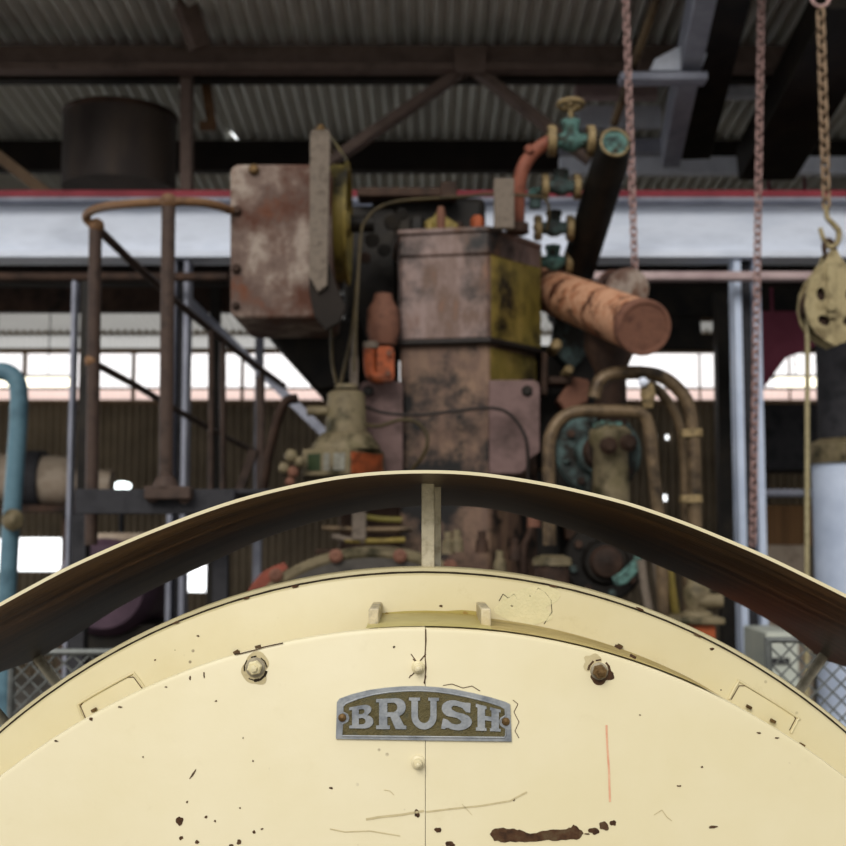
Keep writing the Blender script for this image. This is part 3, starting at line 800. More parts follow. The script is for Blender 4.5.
Hl = [[(0, 0), (.43, 0), (.43, .12), (.37, .12), (.37, .43), (.63, .43), (.63, .12), (.57, .12), (.57, 0), (1, 0), (1, .12), (.93, .12), (.93, .88), (1, .88), (1, 1), (.57, 1), (.57, .88), (.63, .88), (.63, .60), (.37, .60), (.37, .88), (.43, .88), (.43, 1), (0, 1), (0, .88), (.07, .88), (.07, .12), (0, .12)]]
ctr = [(.93, .98), (.90, .72), (.74, .86), (.50, .88), (.27, .81), (.20, .69), (.33, .58), (.56, .51), (.78, .41), (.83, .28), (.72, .16), (.48, .11), (.24, .16), (.11, .33)]
Sout = [[(.80, .96)] + arc((.44, .70), (.42, .30), 62, 232, 14) + [(.50, .42), (.60, .36)] + [(.66, .30), (.62, .22), (.50, .19), (.34, .22), (.20, .34), (.06, .37)] + [(0, .04), (.12, .03), (.16, .07)] + arc((.53, .31), (.46, .31), 232, 400, 16) + [(.72, .57), (.50, .61), (.35, .68), (.33, .75), (.40, .82), (.52, .82), (.68, .77), (.80, .64), (.94, .63), (.95, .97)]]
letter(Bl, 349.4, 373.5, 727.6, 707, 702.5, 727.8)
letter(Rl, 376.2, 406.5, 728.4, 698.6, 697.0, 728.6)
letter(Ul, 409, 439, 728.6, 697, 697.2, 729.0)
letter(Sout, 441, 472, 729.2, 698.2, 701.8, 730)
letter(Hl, 475.6, 500.4, 729.8, 703.2, 709.2, 730.8)
# feet of the generator
for x in (-.38, .38):
    mb = MB(); mb.box((x, GD + .5, .17), (.2, .6, .34)); mb.build('foot', M['darkrust'], gen, .01)

# ------------------------------------------------------------------ curved guard over the generator
FY, BY = 1.12, 1.66
fr = [(-185, 722), (-150, 693), (-100, 661), (-50, 631), (0, 602.5), (63, 568), (132, 537.5), (195, 512.7), (240, 497.5), (285, 486), (337, 475.5), (380, 471), (420, 469.7), (446, 470), (475, 471.5), (505, 475.5), (558, 484.5), (627, 501), (690, 523), (769, 556), (846, 594), (900, 622), (960, 656), (1010, 688), (1040, 712)]
bk = [(36, 657.5), (52, 648), (68, 638), (86, 626), (105, 613), (131, 598), (158, 584), (211, 560), (263, 536), (316, 519), (352, 511), (385, 506), (422, 503), (453, 503), (480, 505), (505, 508.5), (558, 523), (590, 534), (621, 547), (690, 577), (720, 591), (765, 615), (790, 631), (805, 642), (824, 658)]


def resample(pts, n):
    L = [0]
    for a, b in zip(pts, pts[1:]): L.append(L[-1] + (b - a).length)
    out = []; j = 0
    for i in range(n + 1):
        t = L[-1] * i / n
        while j < len(L) - 2 and L[j + 1] < t: j += 1
        u = (t - L[j]) / (L[j + 1] - L[j]); out.append(pts[j].lerp(pts[j + 1], u))
    for _ in range(3):
        out = [out[0]] + [(out[i - 1] + out[i] * 2 + out[i + 1]) / 4 for i in range(1, n)] + [out[-1]]
    return out


N_ = 90
fp = resample([P(x, y, FY) for x, y in fr], N_); bp_ = resample([P(x, y, BY) for x, y in bk], N_)
hood = thing('curved_guard', 'arched sheet metal guard, cream outside and brown inside, over the cream generator', 'guard', (0, 1.4, P(430, 500, 1.4).z))
mb = MB(); rows = 12
cen = Vector((0, 0, CZ - .75))
ou, inn = [], []
for i in range(N_ + 1):
    for j in range(rows + 1):
        p = fp[i].lerp(bp_[i], j / rows)
        i0, i1 = max(0, i - 1), min(N_, i + 1)
        tg = (fp[i1].lerp(bp_[i1], j / rows) - fp[i0].lerp(bp_[i0], j / rows)).normalized()
        nn = Vector((-tg.z, 0, tg.x)).normalized()
        if nn.z < 0: nn = -nn
        t_ = j / rows; p = p - nn * (.004 + .018 * min(1, abs(p.x) / .4) * math.sin(PI * i / N_) ** .6) * 4 * t_ * (1 - t_) * (1.4 - .8 * t_)
        inn.append(p - nn * .003); ou.append(p)
k = rows + 1; off = len(inn)
fin, fout, fedge = [], [], []
for i in range(N_):
    for j in range(rows):
        a, b, c_, d = i * k + j, (i + 1) * k + j, (i + 1) * k + j + 1, i * k + j + 1
        fin.append((a, d, c_, b)); fout.append((a + off, b + off, c_ + off, d + off))
    fedge.append((i * k, (i + 1) * k, (i + 1) * k + off, i * k + off))
    fedge.append((i * k + rows, i * k + rows + off, (i + 1) * k + rows + off, (i + 1) * k + rows))
for e0 in (0, N_ * k):
    for j in range(rows): fedge.append((e0 + j, e0 + j + 1, e0 + j + 1 + off, e0 + j + off))
mb.add(inn + ou, fin, 1); o = 0
for f_ in fout + fedge: mb.f.append(list(f_)); mb.m.append(0)
mb.build('sheet', [M['cream'], M['hood_in']], hood)


def hz(x, y):                 # underside height of the guard
    t_ = (y - FY) / (BY - FY); best = min(range(N_ + 1), key=lambda i: abs(fp[i].lerp(bp_[i], t_).x - x))
    return fp[best].lerp(bp_[best], t_).z


yb = 1.212
x = P(428, 500, yb).x
zb = GC.z + .606
mb = MB(); zt = hz(x, yb) + .001; mb.box((x, yb, (zt + zb) / 2), (S(13, yb), .004, zt - zb)); mb.build('post', M['postpaint'], hood, .001)
mb = MB(); x2 = P(437.5, 500, 1.25).x; zt = hz(x2, 1.25) + .001; mb.box((x2, 1.25, (zt + zb) / 2), (.007, .02, zt - zb)); mb.build('post', M['postpaint'], hood, .001)
for a, b, r_ in (((37, 657), (64, 693), 5), ((824, 655), (797, 694), 5), ((-14, 700), (14, 733), 5), ((856, 640), (846, 650), 4)):
    Y = 1.62 if a[0] in (37, 824) else 1.4
    if a[0] == 856: continue
    mb = MB(); q0, q1 = P(*a, Y), P(*b, Y)
    dv = (Vector((GC.x, 0, GC.z)) - Vector((q0.x, 0, q0.z)))
    mb.cyl(q0, q1, S(r_, Y)); mb.build('strut', M['postpaint'], hood)

# ------------------------------------------------------------------ engine
YE = 4.5
eng = thing('engine', 'tall rusty single cylinder engine standing behind the cream generator', 'engine', (P(450, 500, YE).x, YE + .3, 0))
# bed / crankcase
mb = MB(); mb.bpx(352, 470, 560, 640, 4.75, .9); a = P(456, 640, 4.75); mb.box((a.x, 5.1, a.z / 2), (1.0, 1.1, a.z)); mb.build('crankcase', M['dark'], eng, .02)


def plan(mb, pts, y0, y1, m=0):
    """vertical prism whose plan is a list of (px, Y); heights from pixel rows at the first point"""
    z0 = P(423, y0, pts[0][1]).z; z1 = P(423, y1, pts[0][1]).z
    poly = [Vector((P(px, 400, Y).x, Y, z1)) for px, Y in pts]
    mb.prism(poly, (0, 0, z0 - z1), m)


mb = MB(); plan(mb, [(399, 4.5), (490, 4.44), (540, 4.72), (536, 5.1), (420, 5.15), (398, 4.9)], 232, 342)
mb.build('cylinder_jacket', M['rustcyl'], eng, .012)
mb = MB(); plan(mb, [(491.5, 4.444), (541.5, 4.715), (540.5, 4.75), (495, 4.6)], 236, 341); mb.build('side_panel', M['olive'], eng, .004)
mb = MB(); plan(mb, [(397, 4.49), (491, 4.42), (542, 4.70), (538, 5.12), (418, 5.16), (396, 4.9)], 339.5, 345); mb.build('band', M['cableblack'], eng, .004)
mb = MB(); plan(mb, [(400, 4.52), (490, 4.46), (536, 4.74), (532, 5.1), (422, 5.12), (400, 4.9)], 344, 590); mb.build('cylinder_base', M['rustlow'], eng, .012)
mb = MB(); plan(mb, [(490.5, 4.455), (536.5, 4.735), (535, 4.77), (494, 4.58)], 347, 380); mb.build('side_panel', M['olive'], eng, .004)
mb = MB(); plan(mb, [(398, 4.492), (490.5, 4.43), (541, 4.712), (537, 5.11), (419, 5.16), (397, 4.9)], 231, 258)
mb.build('jacket_cap', M['rustcyl'], eng, .01)
# head top plate, lip
mb = MB(); plan(mb, [(397, 4.48), (491, 4.42), (543, 4.70), (538, 5.14), (418, 5.18), (392, 4.9)], 229.5, 235); mb.build('head_flange', M['rustcyl'], eng, .006)
for px, py0, py1, r_, m_, Y in ((441, 207, 231, 4.5, 'rustcap', 4.6), (477.5, 216, 231, 7, 'orange', 4.55), (417, 217, 231, 8, 'dark', 4.6), (520, 222, 232, 6, 'olive', 4.75), (458, 222, 231, 6, 'darkrust', 4.9), (430, 222, 231, 5, 'olive', 4.55), (498, 224, 231, 5, 'darkrust', 4.6)):
    mb = MB(); a, b = P(px, py1 + 3, Y), P(px, py0, Y); mb.lathe(a, b - a, [(0, S(r_, Y)), ((b - a).length * .8, S(r_, Y)), ((b - a).length, S(r_ * .7, Y))], 6 if r_ > 5 else 12); mb.build('stud', M[m_], eng)
# rocker gear, dark and oily, behind and beside the head
mb = MB(); mb.bpx(357, 187, 456, 196, 4.85, .12); mb.bpx(441, 181, 457, 197, 4.82, .1); mb.build('rocker_shaft', M['darkrust'], eng, .006)
mb = MB(); mb.bpx(372, 196, 486, 236, 4.95, .35); mb.build('rocker_box', M['dark'], eng, .03)
mb = MB(); mb.bpx(344, 205, 398, 392, 4.93, .3); mb.build('side_frame', M['dark'], eng, .02)
for (x, y, r_) in ((392, 222, 9), (372, 240, 8), (402, 214, 6), (365, 258, 6), (384, 250, 7)):
    mb = MB(); mb.cyl(P(x, y, 4.7), P(x, y, 4.8), S(r_, 4.7), n=12); mb.build('rocker_nut', M['darkrust'] if x % 2 else M['dark'], eng, .004)
mb = MB(); mb.prism([P(x, y, 4.8) for x, y in ((424, 232), (424, 222), (434, 216), (440, 205), (446, 216), (458, 224), (458, 232))], (0, .04, 0)); mb.build('rocker_arm', M['olive'], eng, .004)
mb = MB(); mb.bpx(494, 178, 514.5, 228, 4.35, .035); mb.build('head_bracket', M['strap'], eng, .003)
mb = MB(); mb.cyl(P(517, 233, 4.5), P(517, 224, 4.5), S(12, 4.5)); mb.build('pipe_socket', M['darkrust'], eng)
# mauve plates bolted on the flanks
def rrect(x0, y0, x1, y1, r_, n=5):
    o = []
    for cx, cy, a0 in ((x1 - r_, y0 + r_, -90), (x1 - r_, y1 - r_, 0), (x0 + r_, y1 - r_, 90), (x0 + r_, y0 + r_, 180)):
        for i in range(n + 1):
            a = math.radians(a0 + 90 * i / n); o.append((cx + r_ * math.cos(a), cy + r_ * math.sin(a)))
    return o


for (x0, y0, x1, y1, cutx, bx, by) in ((489, 380, 540, 474, 1, 527, 391), (360, 381, 403, 476, 0, 368.5, 391)):
    pts = rrect(x0, y0, x1, y1, 6)
    if cutx: pts = [(489, 380), (533, 380), (538, 382), (540, 387), (540, 452), (531, 458), (527, 465), (526, 470), (520, 474), (489, 474)]
    mb = MB(); mb.prism([P(x, y, 4.43 if cutx else 4.47) for x, y in pts], (0, .04, 0)); pl = mb.build('flank_plate', M['mauve'], eng, .004)
    mb = MB(); mb.lathe(P(bx, by, 4.43), (0, -1, 0), [(0, S(6, 4.4)), (.006, S(6, 4.4)), (.012, S(4, 4.4)), (.012, 0)], 6); mb.build('bolt', M['dark'], pl)
# side valve body, collar and orange elbow
mb = MB(); c = P(383, 345, 4.45)
mb.lathe(c, (0, 0, 1), [(0, S(13, 4.45)), (S(14, 4.45), S(17, 4.45)), (S(36, 4.45), S(16, 4.45)), (S(46, 4.45), S(10, 4.45)), (S(52, 4.45), S(9, 4.45)), (S(54, 4.45), 0)], 20); mb.build('valve_chest', M['rustcap'], eng)
mb = MB(); mb.lathe(P(371, 349, 4.38), (0, 0, 1), [(0, S(8, 4.4)), (S(7, 4.4), S(8, 4.4))], 20); mb.build('collar', M['strap'], eng, .003)
mb = MB(); mb.tube([P(370, 346, 4.38), P(370, 366, 4.38), P(373, 376, 4.38), P(384, 378, 4.38)], S(6.5, 4.38)); mb.prism([P(x, y, 4.36) for x, y in rrect(377, 346, 394, 381, 5)], (0, .05, 0)); el = mb.build('elbow', M['orange'], eng)
for x, y in ((389, 353), (388, 373)):
    mb = MB(); mb.cyl(P(x, y, 4.36), P(x, y, 4.345), S(3, 4.36), n=8); mb.build('bolt', M['rustcap'], el)
mb = MB()
for i, y in enumerate((318, 332, 345, 362)):
    mb.tube([P(314, y + 14, 4.9), P(330, y + 12, 4.9), P(344, y + 11, 4.9)], S(2.5, 4.9), 8)
mb.build('fin', M['darkrust'], eng)
# hopper below the box
mb = MB(); mb.prism([P(x, y, 4.7) for x, y in ((258, 318), (360, 318), (360, 372), (344, 388), (318, 392), (262, 330))], (0, .5, 0)); mb.build('hopper', M['dark'], eng, .015)
mb = MB(); mb.bpx(340, 385, 402, 560, 4.62, .3); mb.build('side_casing', M['darkrust'], eng, .02)
mb = MB(); mb.bpx(536, 345, 600, 620, 5.0, .4); mb.build('side_casing', M['dark'], eng, .02)
for pts, m_, Y in ((((557, 400), (572, 376), (590, 380), (588, 402), (566, 412)), 'rustcap', 4.8), (((541, 352), (548, 352), (548, 395), (541, 395)), 'darkrust', 4.75), (((548, 376), (572, 376), (572, 384), (548, 384)), 'darkrust', 4.78),
                  (((556, 312), (596, 330), (590, 352), (572, 370), (552, 352)), 'tealdark', 4.95), (((560, 500), (580, 494), (600, 506), (600, 540), (566, 540)), 'darkrust', 4.8)):
    mb = MB(); mb.prism([P(x, y, Y) for x, y in pts], (0, .12, 0)); mb.build('flank_bracket', M[m_], eng, .008)
for x, y, r_ in ((569, 370, 5), (556, 345, 6), (590, 420, 6), (548, 470, 5)):
    mb = MB(); mb.lathe(P(x, y, 4.72), (0, -1, 0), [(-.15, S(r_, 4.7)), (.01, S(r_, 4.7)), (.02, S(r_ * .6, 4.7)), (.02, 0)], 12); mb.build('plug', M['brasspipe'], eng)
# low pipes glimpsed under the guard
for y0, y1, x0, x1, m_ in ((528, 529, 322, 412, 'pipebrown'), (540, 540, 345, 405, 'olive'), (516, 520, 360, 402, 'olive_lit'), (552, 548, 316, 392, 'darkrust'), (536, 541, 332, 365, 'strap')):
    mb = MB(); mb.tube([P(x0, y0, 4.4), P((x0 + x1) / 2, (y0 + y1) / 2 + 1, 4.4), P(x1, y1, 4.4)], S(3, 4.4), 10); mb.build('oil_line', M[m_], eng)
mb = MB(); mb.bpx(352, 512, 366, 540, 4.38, .05); mb.build('block', M['strap'], eng, .004)
for x, y, m_ in ((500, 561, 'grime'), (457, 540, 'grime'), (534, 515, 'rustcap'), (515, 548, 'darkrust'), (482, 541, 'darkrust'), (448, 542, 'grime')):
    mb = MB(); mb.lathe(P(x, y + 12, 4.3), (0, 0, 1), [(0, S(7, 4.3)), (S(12, 4.3), S(6, 4.3)), (S(14, 4.3), S(4, 4.3)), (S(22, 4.3), S(4, 4.3))], 10); mb.build('fitting', M[m_], eng)
mb = MB(); mb.tube([P(531, 500, 4.5), P(531, 530, 4.5), P(524, 548, 4.5), P(524, 575, 4.5)], S(4, 4.5)); mb.build('drain_pipe', M['darkrust'], eng)

# rusty sheet box on the engine's flank
BYX = 4.15
box = thing('gear_cover', 'large rusty sheet metal box with flaking pale paint bolted beside the engine', 'box', P(280, 318, BYX))
mb = MB(); mb.prism([P(x, y, BYX) for x, y in rrect(230, 164, 331, 318, 9)], (0, .45, 0)); mb.build('shell', M['rustbox'], box, .01)
for x, y, r_ in ((254, 170, 5.5), (237, 211, 5), (236.5, 269, 5), (236, 306, 4), (318, 309, 4)):
    mb = MB(); mb.lathe(P(x, y, BYX), (0, -1, 0), [(0, S(r_, BYX)), (.012, S(r_, BYX)), (.02, S(r_ * .6, BYX)), (.02, 0)], 8); mb.build('bolt', M['brass'] if y < 200 else M['darkrust'], box)
# strap and pulley
pul = thing('belt_pulley', 'olive yellow pulley wheel seen nearly edge-on with grey strap in front', 'pulley', P(335, 290, 4.2))
mb = MB(); mb.prism([P(x, y, 4.08) for x, y in ((309, 276), (310, 136), (312, 131), (329, 131), (330, 136), (327, 285), (318, 292))], (0, .02, 0))
mb.prism([P(x, y, 4.08) for x, y in ((309.5, 136), (312, 130), (329, 130), (330, 136))], (0, .2, 0)); mb.build('strap', M['strap'], pul, .002)
mb = MB(); mb.lathe(P(321, 131, 4.12), (0, 0, 1), [(0, S(6, 4.1)), (.006, S(6, 4.1)), (.006, S(3.5, 4.1)), (.02, S(3, 4.1)), (.022, 0)], 8); mb.build('bolt', M['brass'], pul)
mb = MB(); mb.prism([P(x, y, 4.28) for x, y in ((330, 133), (347, 158), (347, 162), (330, 137))], (0, .012, 0)); mb.build('stay', M['olive'], pul)
c = P(341, 224, 4.42); Rw = S(64, 4.3)
mb = MB(); mb.lathe(c + Vector((-.035, 0, 0)), (1, 0, 0), [(0, 0), (0, Rw * .93), (.012, Rw * .95), (.055, Rw * .95), (.055, Rw), (.066, Rw), (.066, Rw * .88), (.045, Rw * .86), (.045, Rw * .25), (.07, Rw * .2), (.07, 0)], 64); mb.build('wheel', M['olive'], pul)
mb = MB(); mb.cyl(c + Vector((-.08, 0, 0)), c + Vector((.12, 0, 0)), .03); mb.build('axle', M['dark'], pul)
mb = MB(); mb.prism([P(x, y, 4.1) for x, y in ((309, 262), (329, 262), (336, 286), (346, 306), (340, 322), (326, 330), (314, 316), (309, 292))], (0, .04, 0)); mb.build('hanger', M['purlin'], pul, .004)
# push rod bundle below
mb = MB(); mb.tube([P(329, 283, 4.2), P(331, 310, 4.25), P(332, 360, 4.3), P(337, 386, 4.3)], S(1.6, 4.3), 8); mb.tube([P(357, 280, 4.3), P(352, 330, 4.3), P(340, 386, 4.3)], S(1.6, 4.3), 8)
tag(mb.build('oil_tube', M['cable']), 'pair of thin oily tubes dropping from the pulley to the governor', 'tube')
mb = MB(); mb.lathe(P(354, 388, 4.36), (0, 0, 1), [(0, S(4.5, 4.36)), (S(28, 4.36), S(4.5, 4.36)), (S(34, 4.36), S(3, 4.36)), (S(60, 4.36), S(3, 4.36)), (S(70, 4.36), S(1.5, 4.36))], 12)
tag(mb.build('push_rod', M['strap']), 'upright grey push rod between governor and orange elbow', 'rod')

# governor
YG = 4.2
gov = thing('governor', 'greasy grey green governor on a dial box beside the engine', 'governor', P(345, 475, YG + .12))
c = P(346, 450, YG + .12); q = lambda v: S(v, YG)
mb = MB(); mb.lathe(c, (0, 0, 1), [(0, q(36)), (q(4), q(35)), (q(17), q(25)), (q(18), q(21.5)), (q(50), q(20)), (q(58), q(19)), (q(61), q(15)), (q(62), 0)], 40); mb.build('body', M['grime'], gov)
mb = MB(); mb.lathe(P(346, 388.5, YG + .12), (0, 0, 1), [(0, q(12)), (q(4), q(11)), (q(5), 0)], 24); mb.build('cap', M['grime'], gov)
mb = MB(); mb.cyl(P(307, 411, YG + .1), P(328, 411, YG + .1), q(5)); mb.build('spigot', M['grime'], gov, .004)
mb = MB(); pl_ = [(303, 4.25), (349, 4.17), (384, 4.36), (384, 4.6), (303, 4.6)]
plan(mb, pl_, 449, 476); bx = mb.build('dial_box', M['grime'], gov, .005)
z0, z1 = P(423, 473, 4.2).z, P(423, 452, 4.2).z
def face(mb, a, b, t0, t1, lift, f0=0, f1=1):
    A = Vector((P(a[0], 400, a[1]).x, a[1], 0)); B = Vector((P(b[0], 400, b[1]).x, b[1], 0))
    n = Vector(((B - A).y, -(B - A).x, 0)).normalized()
    if n.y > 0: n = -n
    p0, p1 = A.lerp(B, t0) , A.lerp(B, t1)
    za, zb_ = z0 + (z1 - z0) * f0, z0 + (z1 - z0) * f1
    mb.prism([Vector((p0.x, p0.y, za)), Vector((p1.x, p1.y, za)), Vector((p1.x, p1.y, zb_)), Vector((p0.x, p0.y, zb_))], n * lift)
for t0, t1, m_, nm in ((.12, .40, 'dialdark', 'dial_glass'), (.46, .60, 'dial', 'dial_glass'), (.68, .93, 'dial', 'dial_glass')):
    mb = MB(); face(mb, pl_[0], pl_[1], t0, t1, .004, .12, .95); mb.build(nm, M[m_], bx, .002)
mb = MB(); face(mb, pl_[1], pl_[2], .06, .94, .004, -.05, 1.0); mb.build('side_plate', M['orange'], bx, .002)
for x, y, r_ in ((291, 456, 7), (284, 468, 6), (293, 472, 6), (300, 462, 6), (290, 482, 5)):
    mb = MB(); mb.ball(P(x, y, 4.2), S(r_, 4.2), 14); mb.build('knob', M['grime'] if y < 470 else M['rustcap'], gov)

# wheel casing low in front of the engine
YW = 3.7
c = P(372, 722, YW); r_ = (P(372, 547, YW) - c).length
fly = thing('flywheel', 'low round wheel casing with greasy rim just behind the cream generator', 'wheel', (c.x, YW, 0))
mb = MB(); mb.lathe(c, (0, 1, 0), [(0, r_ * .955), (0, r_), (.28, r_), (.28, r_ * .9), (.02, r_ * .9), (.0, r_ * .955)], 96, caps=False); mb.build('rim', M['grime'], fly)
mb = MB(); mb.lathe(c + Vector((0, .006, 0)), (0, 1, 0), [(0, 0), (0, r_ * .957), (.02, r_ * .957)], 96); mb.build('face', M['flywheel'], fly)
for x, y in ((336, 556), (276, 575), (400, 556), (450, 566)):
    mb = MB(); mb.lathe(P(x, y, YW), (0, -1, 0), [(-.008, S(7, YW)), (.012, S(7, YW)), (.02, S(4, YW)), (.02, 0)], 12); mb.build('bolt', M['rustcap'], fly)
mb = MB(); mb.prism([P(x, y, YW - .001) for x, y in ((240, 604), (252, 584), (262, 572), (274, 566), (284, 562), (288, 568), (276, 576), (262, 590), (254, 608))], (0, .006, 0)); mb.build('red_patch', M['redpaint'], fly)
mb = MB(); mb.box((c.x, YW + .2, (c.z - r_) / 2 + .1), (1.0, .3, max(.1, c.z - r_) + .2)); mb.build('plinth', M['dark'], fly)

# rusty exhaust
ex = thing('exhaust_pipe', 'thick orange rust exhaust pipe with round capped end poking from the engine', 'pipe', P(600, 345, 4.5))
a, b = P(553, 292, 4.95), P(645, 328, 4.02)
d = (b - a).normalized(); rr = S(27.5, 4.02)
mb = MB(); L = (b - a).length
mb.lathe(a, d, [(-.12, rr * .98), (0, rr), (L - .05, rr), (L - .045, rr * 1.0)], 40); mb.build('barrel', M['rustpipe'], ex)
mb = MB(); mb.lathe(b - d * .05, d, [(0, rr * 1.0), (.006, rr * 1.05), (.045, rr * 1.05), (.05, rr * 1.02), (.05, rr * .9), (.046, rr * .86), (.046, 0)], 40); mb.build('end_cap', M['rustcap'], ex)
mb = MB(); a2 = P(612, 352, 4.4); mb.lathe(P(611, 440, 4.5), (0, 0, 1), [(0, S(16, 4.5)), (S(70, 4.5), S(16, 4.5)), (S(92, 4.5), S(26, 4.5)), (S(110, 4.5), S(26, 4.5))], 28); mb.build('down_pipe', M['darkrust'], ex)
st = thing('pipe_stub', 'short rusty blanked pipe stub showing above the capped exhaust', 'pipe', P(627, 303, 4.75))
mb = MB(); a, b = P(612, 285, 5.2), P(627, 289, 4.7); mb.lathe(a, b - a, [(0, S(17, 4.7)), ((b - a).length, S(18, 4.7))], 32); mb.build('barrel', M['rustcap'], st)
mb = MB(); mb.lathe(b, b - a, [(-.04, S(19, 4.7)), (0, S(21.5, 4.7)), (.02, S(21.5, 4.7)), (.026, S(19, 4.7)), (.026, 0)], 32); mb.build('flange', M['rustbox'], st)

# header pipe, verdigris end
hd = thing('header_pipe', 'thick black header pipe leaning back with verdigris round end cap', 'pipe', P(590, 275, 5.0))
a, b = P(573, 285, 5.0), P(616, 143, 4.35); d = (b - a).normalized(); rr = S(16, 4.35)
mb = MB(); L = (b - a).length; mb.lathe(a, d, [(-.2, rr * 1.25), (L - .1, rr * 1.2), (L - .02, rr * 1.05)], 32)
mb.ball(P(613, 150, 4.42), rr * 1.15, 24); mb.build('barrel', M['dark'], hd)
mb = MB(); e0 = P(615, 142.5, 4.34); dd = Vector((.08, -1, .12)).normalized(); rr = S(14.5, 4.35); mb.lathe(e0 - dd * .06, dd, [(0, rr * .98), (.05, rr * 1.03), (.064, rr * 1.0), (.064, rr * .9), (.058, rr * .86), (.058, 0)], 32); mb.build('end_cap', M['teal'], hd)
mb = MB(); mb.torus(e0 + dd * .0, dd, rr * .98, S(1.6, 4.35), 40, 8); mb.build('cap_rim', M['brasspipe'], hd)


def gate_valve(cx, cy, Y, k, m_body, label, wheel, name='gate_valve'):
    t = thing(name, label, 'valve', P(cx, cy + 16 * k, Y), 'verdigris valves on the header pipe')
    u = lambda v: S(v * k, Y)
    c = P(cx, cy, Y)
    q_ = MB(); q_.lathe(c - Vector((u(17), 0, 0)), (1, 0, 0), [(0, u(7)), (u(8), u(8)), (u(13), u(11)), (u(21), u(11)), (u(26), u(8)), (u(34), u(7))], 24)
    q_.lathe(c, (0, 0, 1), [(0, u(8)), (u(14), u(8.5)), (u(17), u(10)), (u(21), u(10)), (u(22), u(5)), (u(24), 0)], 20); q_.build('body', m_body, t)
    for sx in (-1, 1):
        q_ = MB(); q_.lathe(c + Vector((sx * u(18.5), 0, 0)), (sx, 0, 0), [(-u(2.5), u(16)), (u(4.5), u(16)), (u(5.5), u(15)), (u(5.5), u(6))], 28)
        fl = q_.build('flange', M['brasspipe'], t, .002)
        for i in range(6):
            a_ = i * PI / 3 + .3
            q2 = MB(); pp = c + Vector((sx * u(20), math.cos(a_) * u(12), math.sin(a_) * u(12)))
            q2.cyl(pp - Vector((u(5), 0, 0)), pp + Vector((u(5), 0, 0)), u(2.2), n=6); q2.build('bolt', M['darkrust'], fl)
    if wheel:
        q_ = MB(); q_.cyl(c + Vector((0, 0, u(22))), c + Vector((0, 0, u(40))), u(2.6), n=12); q_.build('stem', M['brasspipe'], t)
        q_ = MB(); hc = c + Vector((0, 0, u(38))); q_.torus(hc, (0, .12, 1), u(12.5), u(2.6), 36, 10)
        for i in range(4):
            a_ = i * PI / 2 + .5; q_.cyl(hc, hc + Vector((math.cos(a_) * u(12), math.sin(a_) * u(12), 0)), u(1.6), n=8)
        q_.ball(hc, u(4), 12); q_.build('handwheel', M['brasspipe'], t)
    return t


gate_valve(571, 141, 4.45, 1.0, M['teal'], 'topmost verdigris valve with brass handwheel beside the header pipe end', True)
gate_valve(561, 187, 4.55, .82, M['tealdark'], 'second valve down the header pipe, grey green with brass flanges', False)
gate_valve(554, 228, 4.7, .82, M['tealdark'], 'third valve down the header pipe, bluish against the white girder', False)
gate_valve(553, 262, 4.85, .8, M['teal'], 'lowest small teal valve on the header pipe above the rusty exhaust', False)
t = thing('check_valve', 'small teal domed valve beside the second header valve', 'valve', P(536, 200, 4.6))
mb = MB(); mb.ball(P(537, 194, 4.6), S(10, 4.6), 18, sc=(1, 1, .7)); mb.build('dome', M['teal'], t)
mb = MB(); mb.cyl(P(535, 208, 4.6), P(535, 196, 4.6), S(6, 4.6)); mb.build('neck', M['tealdark'], t)
mb = MB(); mb.tube([P(552, 141, 4.45), P(545, 144, 4.45), P(534, 152, 4.45), P(524, 166, 4.45), P(519.5, 184, 4.46), P(518, 205, 4.48), P(518, 228, 4.5)], S(7, 4.45), 16)
mb.cyl(P(531, 152, 4.42), P(527, 146, 4.42), S(4, 4.4))
tag(mb.build('bent_pipe', M['redpipe']), 'red brown pipe curving from the topmost valve down to the cylinder head', 'pipe')

# cables across the engine
mb = MB(); mb.tube([P(354, 372, 4.2), P(357, 300, 4.2), P(361, 235, 4.25), P(366, 220, 4.28), P(378, 208, 4.3), P(400, 201, 4.32), P(440, 198, 4.34), P(470, 196, 4.36), P(490, 194, 4.38), P(530, 196, 4.36), P(545, 199, 4.36), P(549, 212, 4.36), P(547, 230, 4.4)], S(1.7, 4.3), 10)
tag(mb.build('copper_tube', M['cable']), 'thin olive tube looping up over the cylinder head', 'tube')
mb = MB(); mb.tube([P(366, 407, 4.42), P(385, 413, 4.4), P(420, 415, 4.38), P(455, 411, 4.36), P(490, 408, 4.36), P(508, 413, 4.36), P(521, 428, 4.36), P(527, 445, 4.36), P(528, 478, 4.38), P(528, 520, 4.4)], S(1.7, 4.36), 10)
tag(mb.build('cable', M['cableblack']), 'dark cable draped across the front of the cylinder', 'cable')
mb = MB(); mb.tube([P(366, 425, 4.25), P(380, 426, 4.22), P(400, 420, 4.2), P(416, 422, 4.2), P(426, 433, 4.2), P(427, 446, 4.2), P(421, 459, 4.22), P(412, 470, 4.25), P(400, 490, 4.3)], S(1.9, 4.2), 10)
tag(mb.build('cable', M['cable']), 'short olive cable curling out of the governor', 'cable')

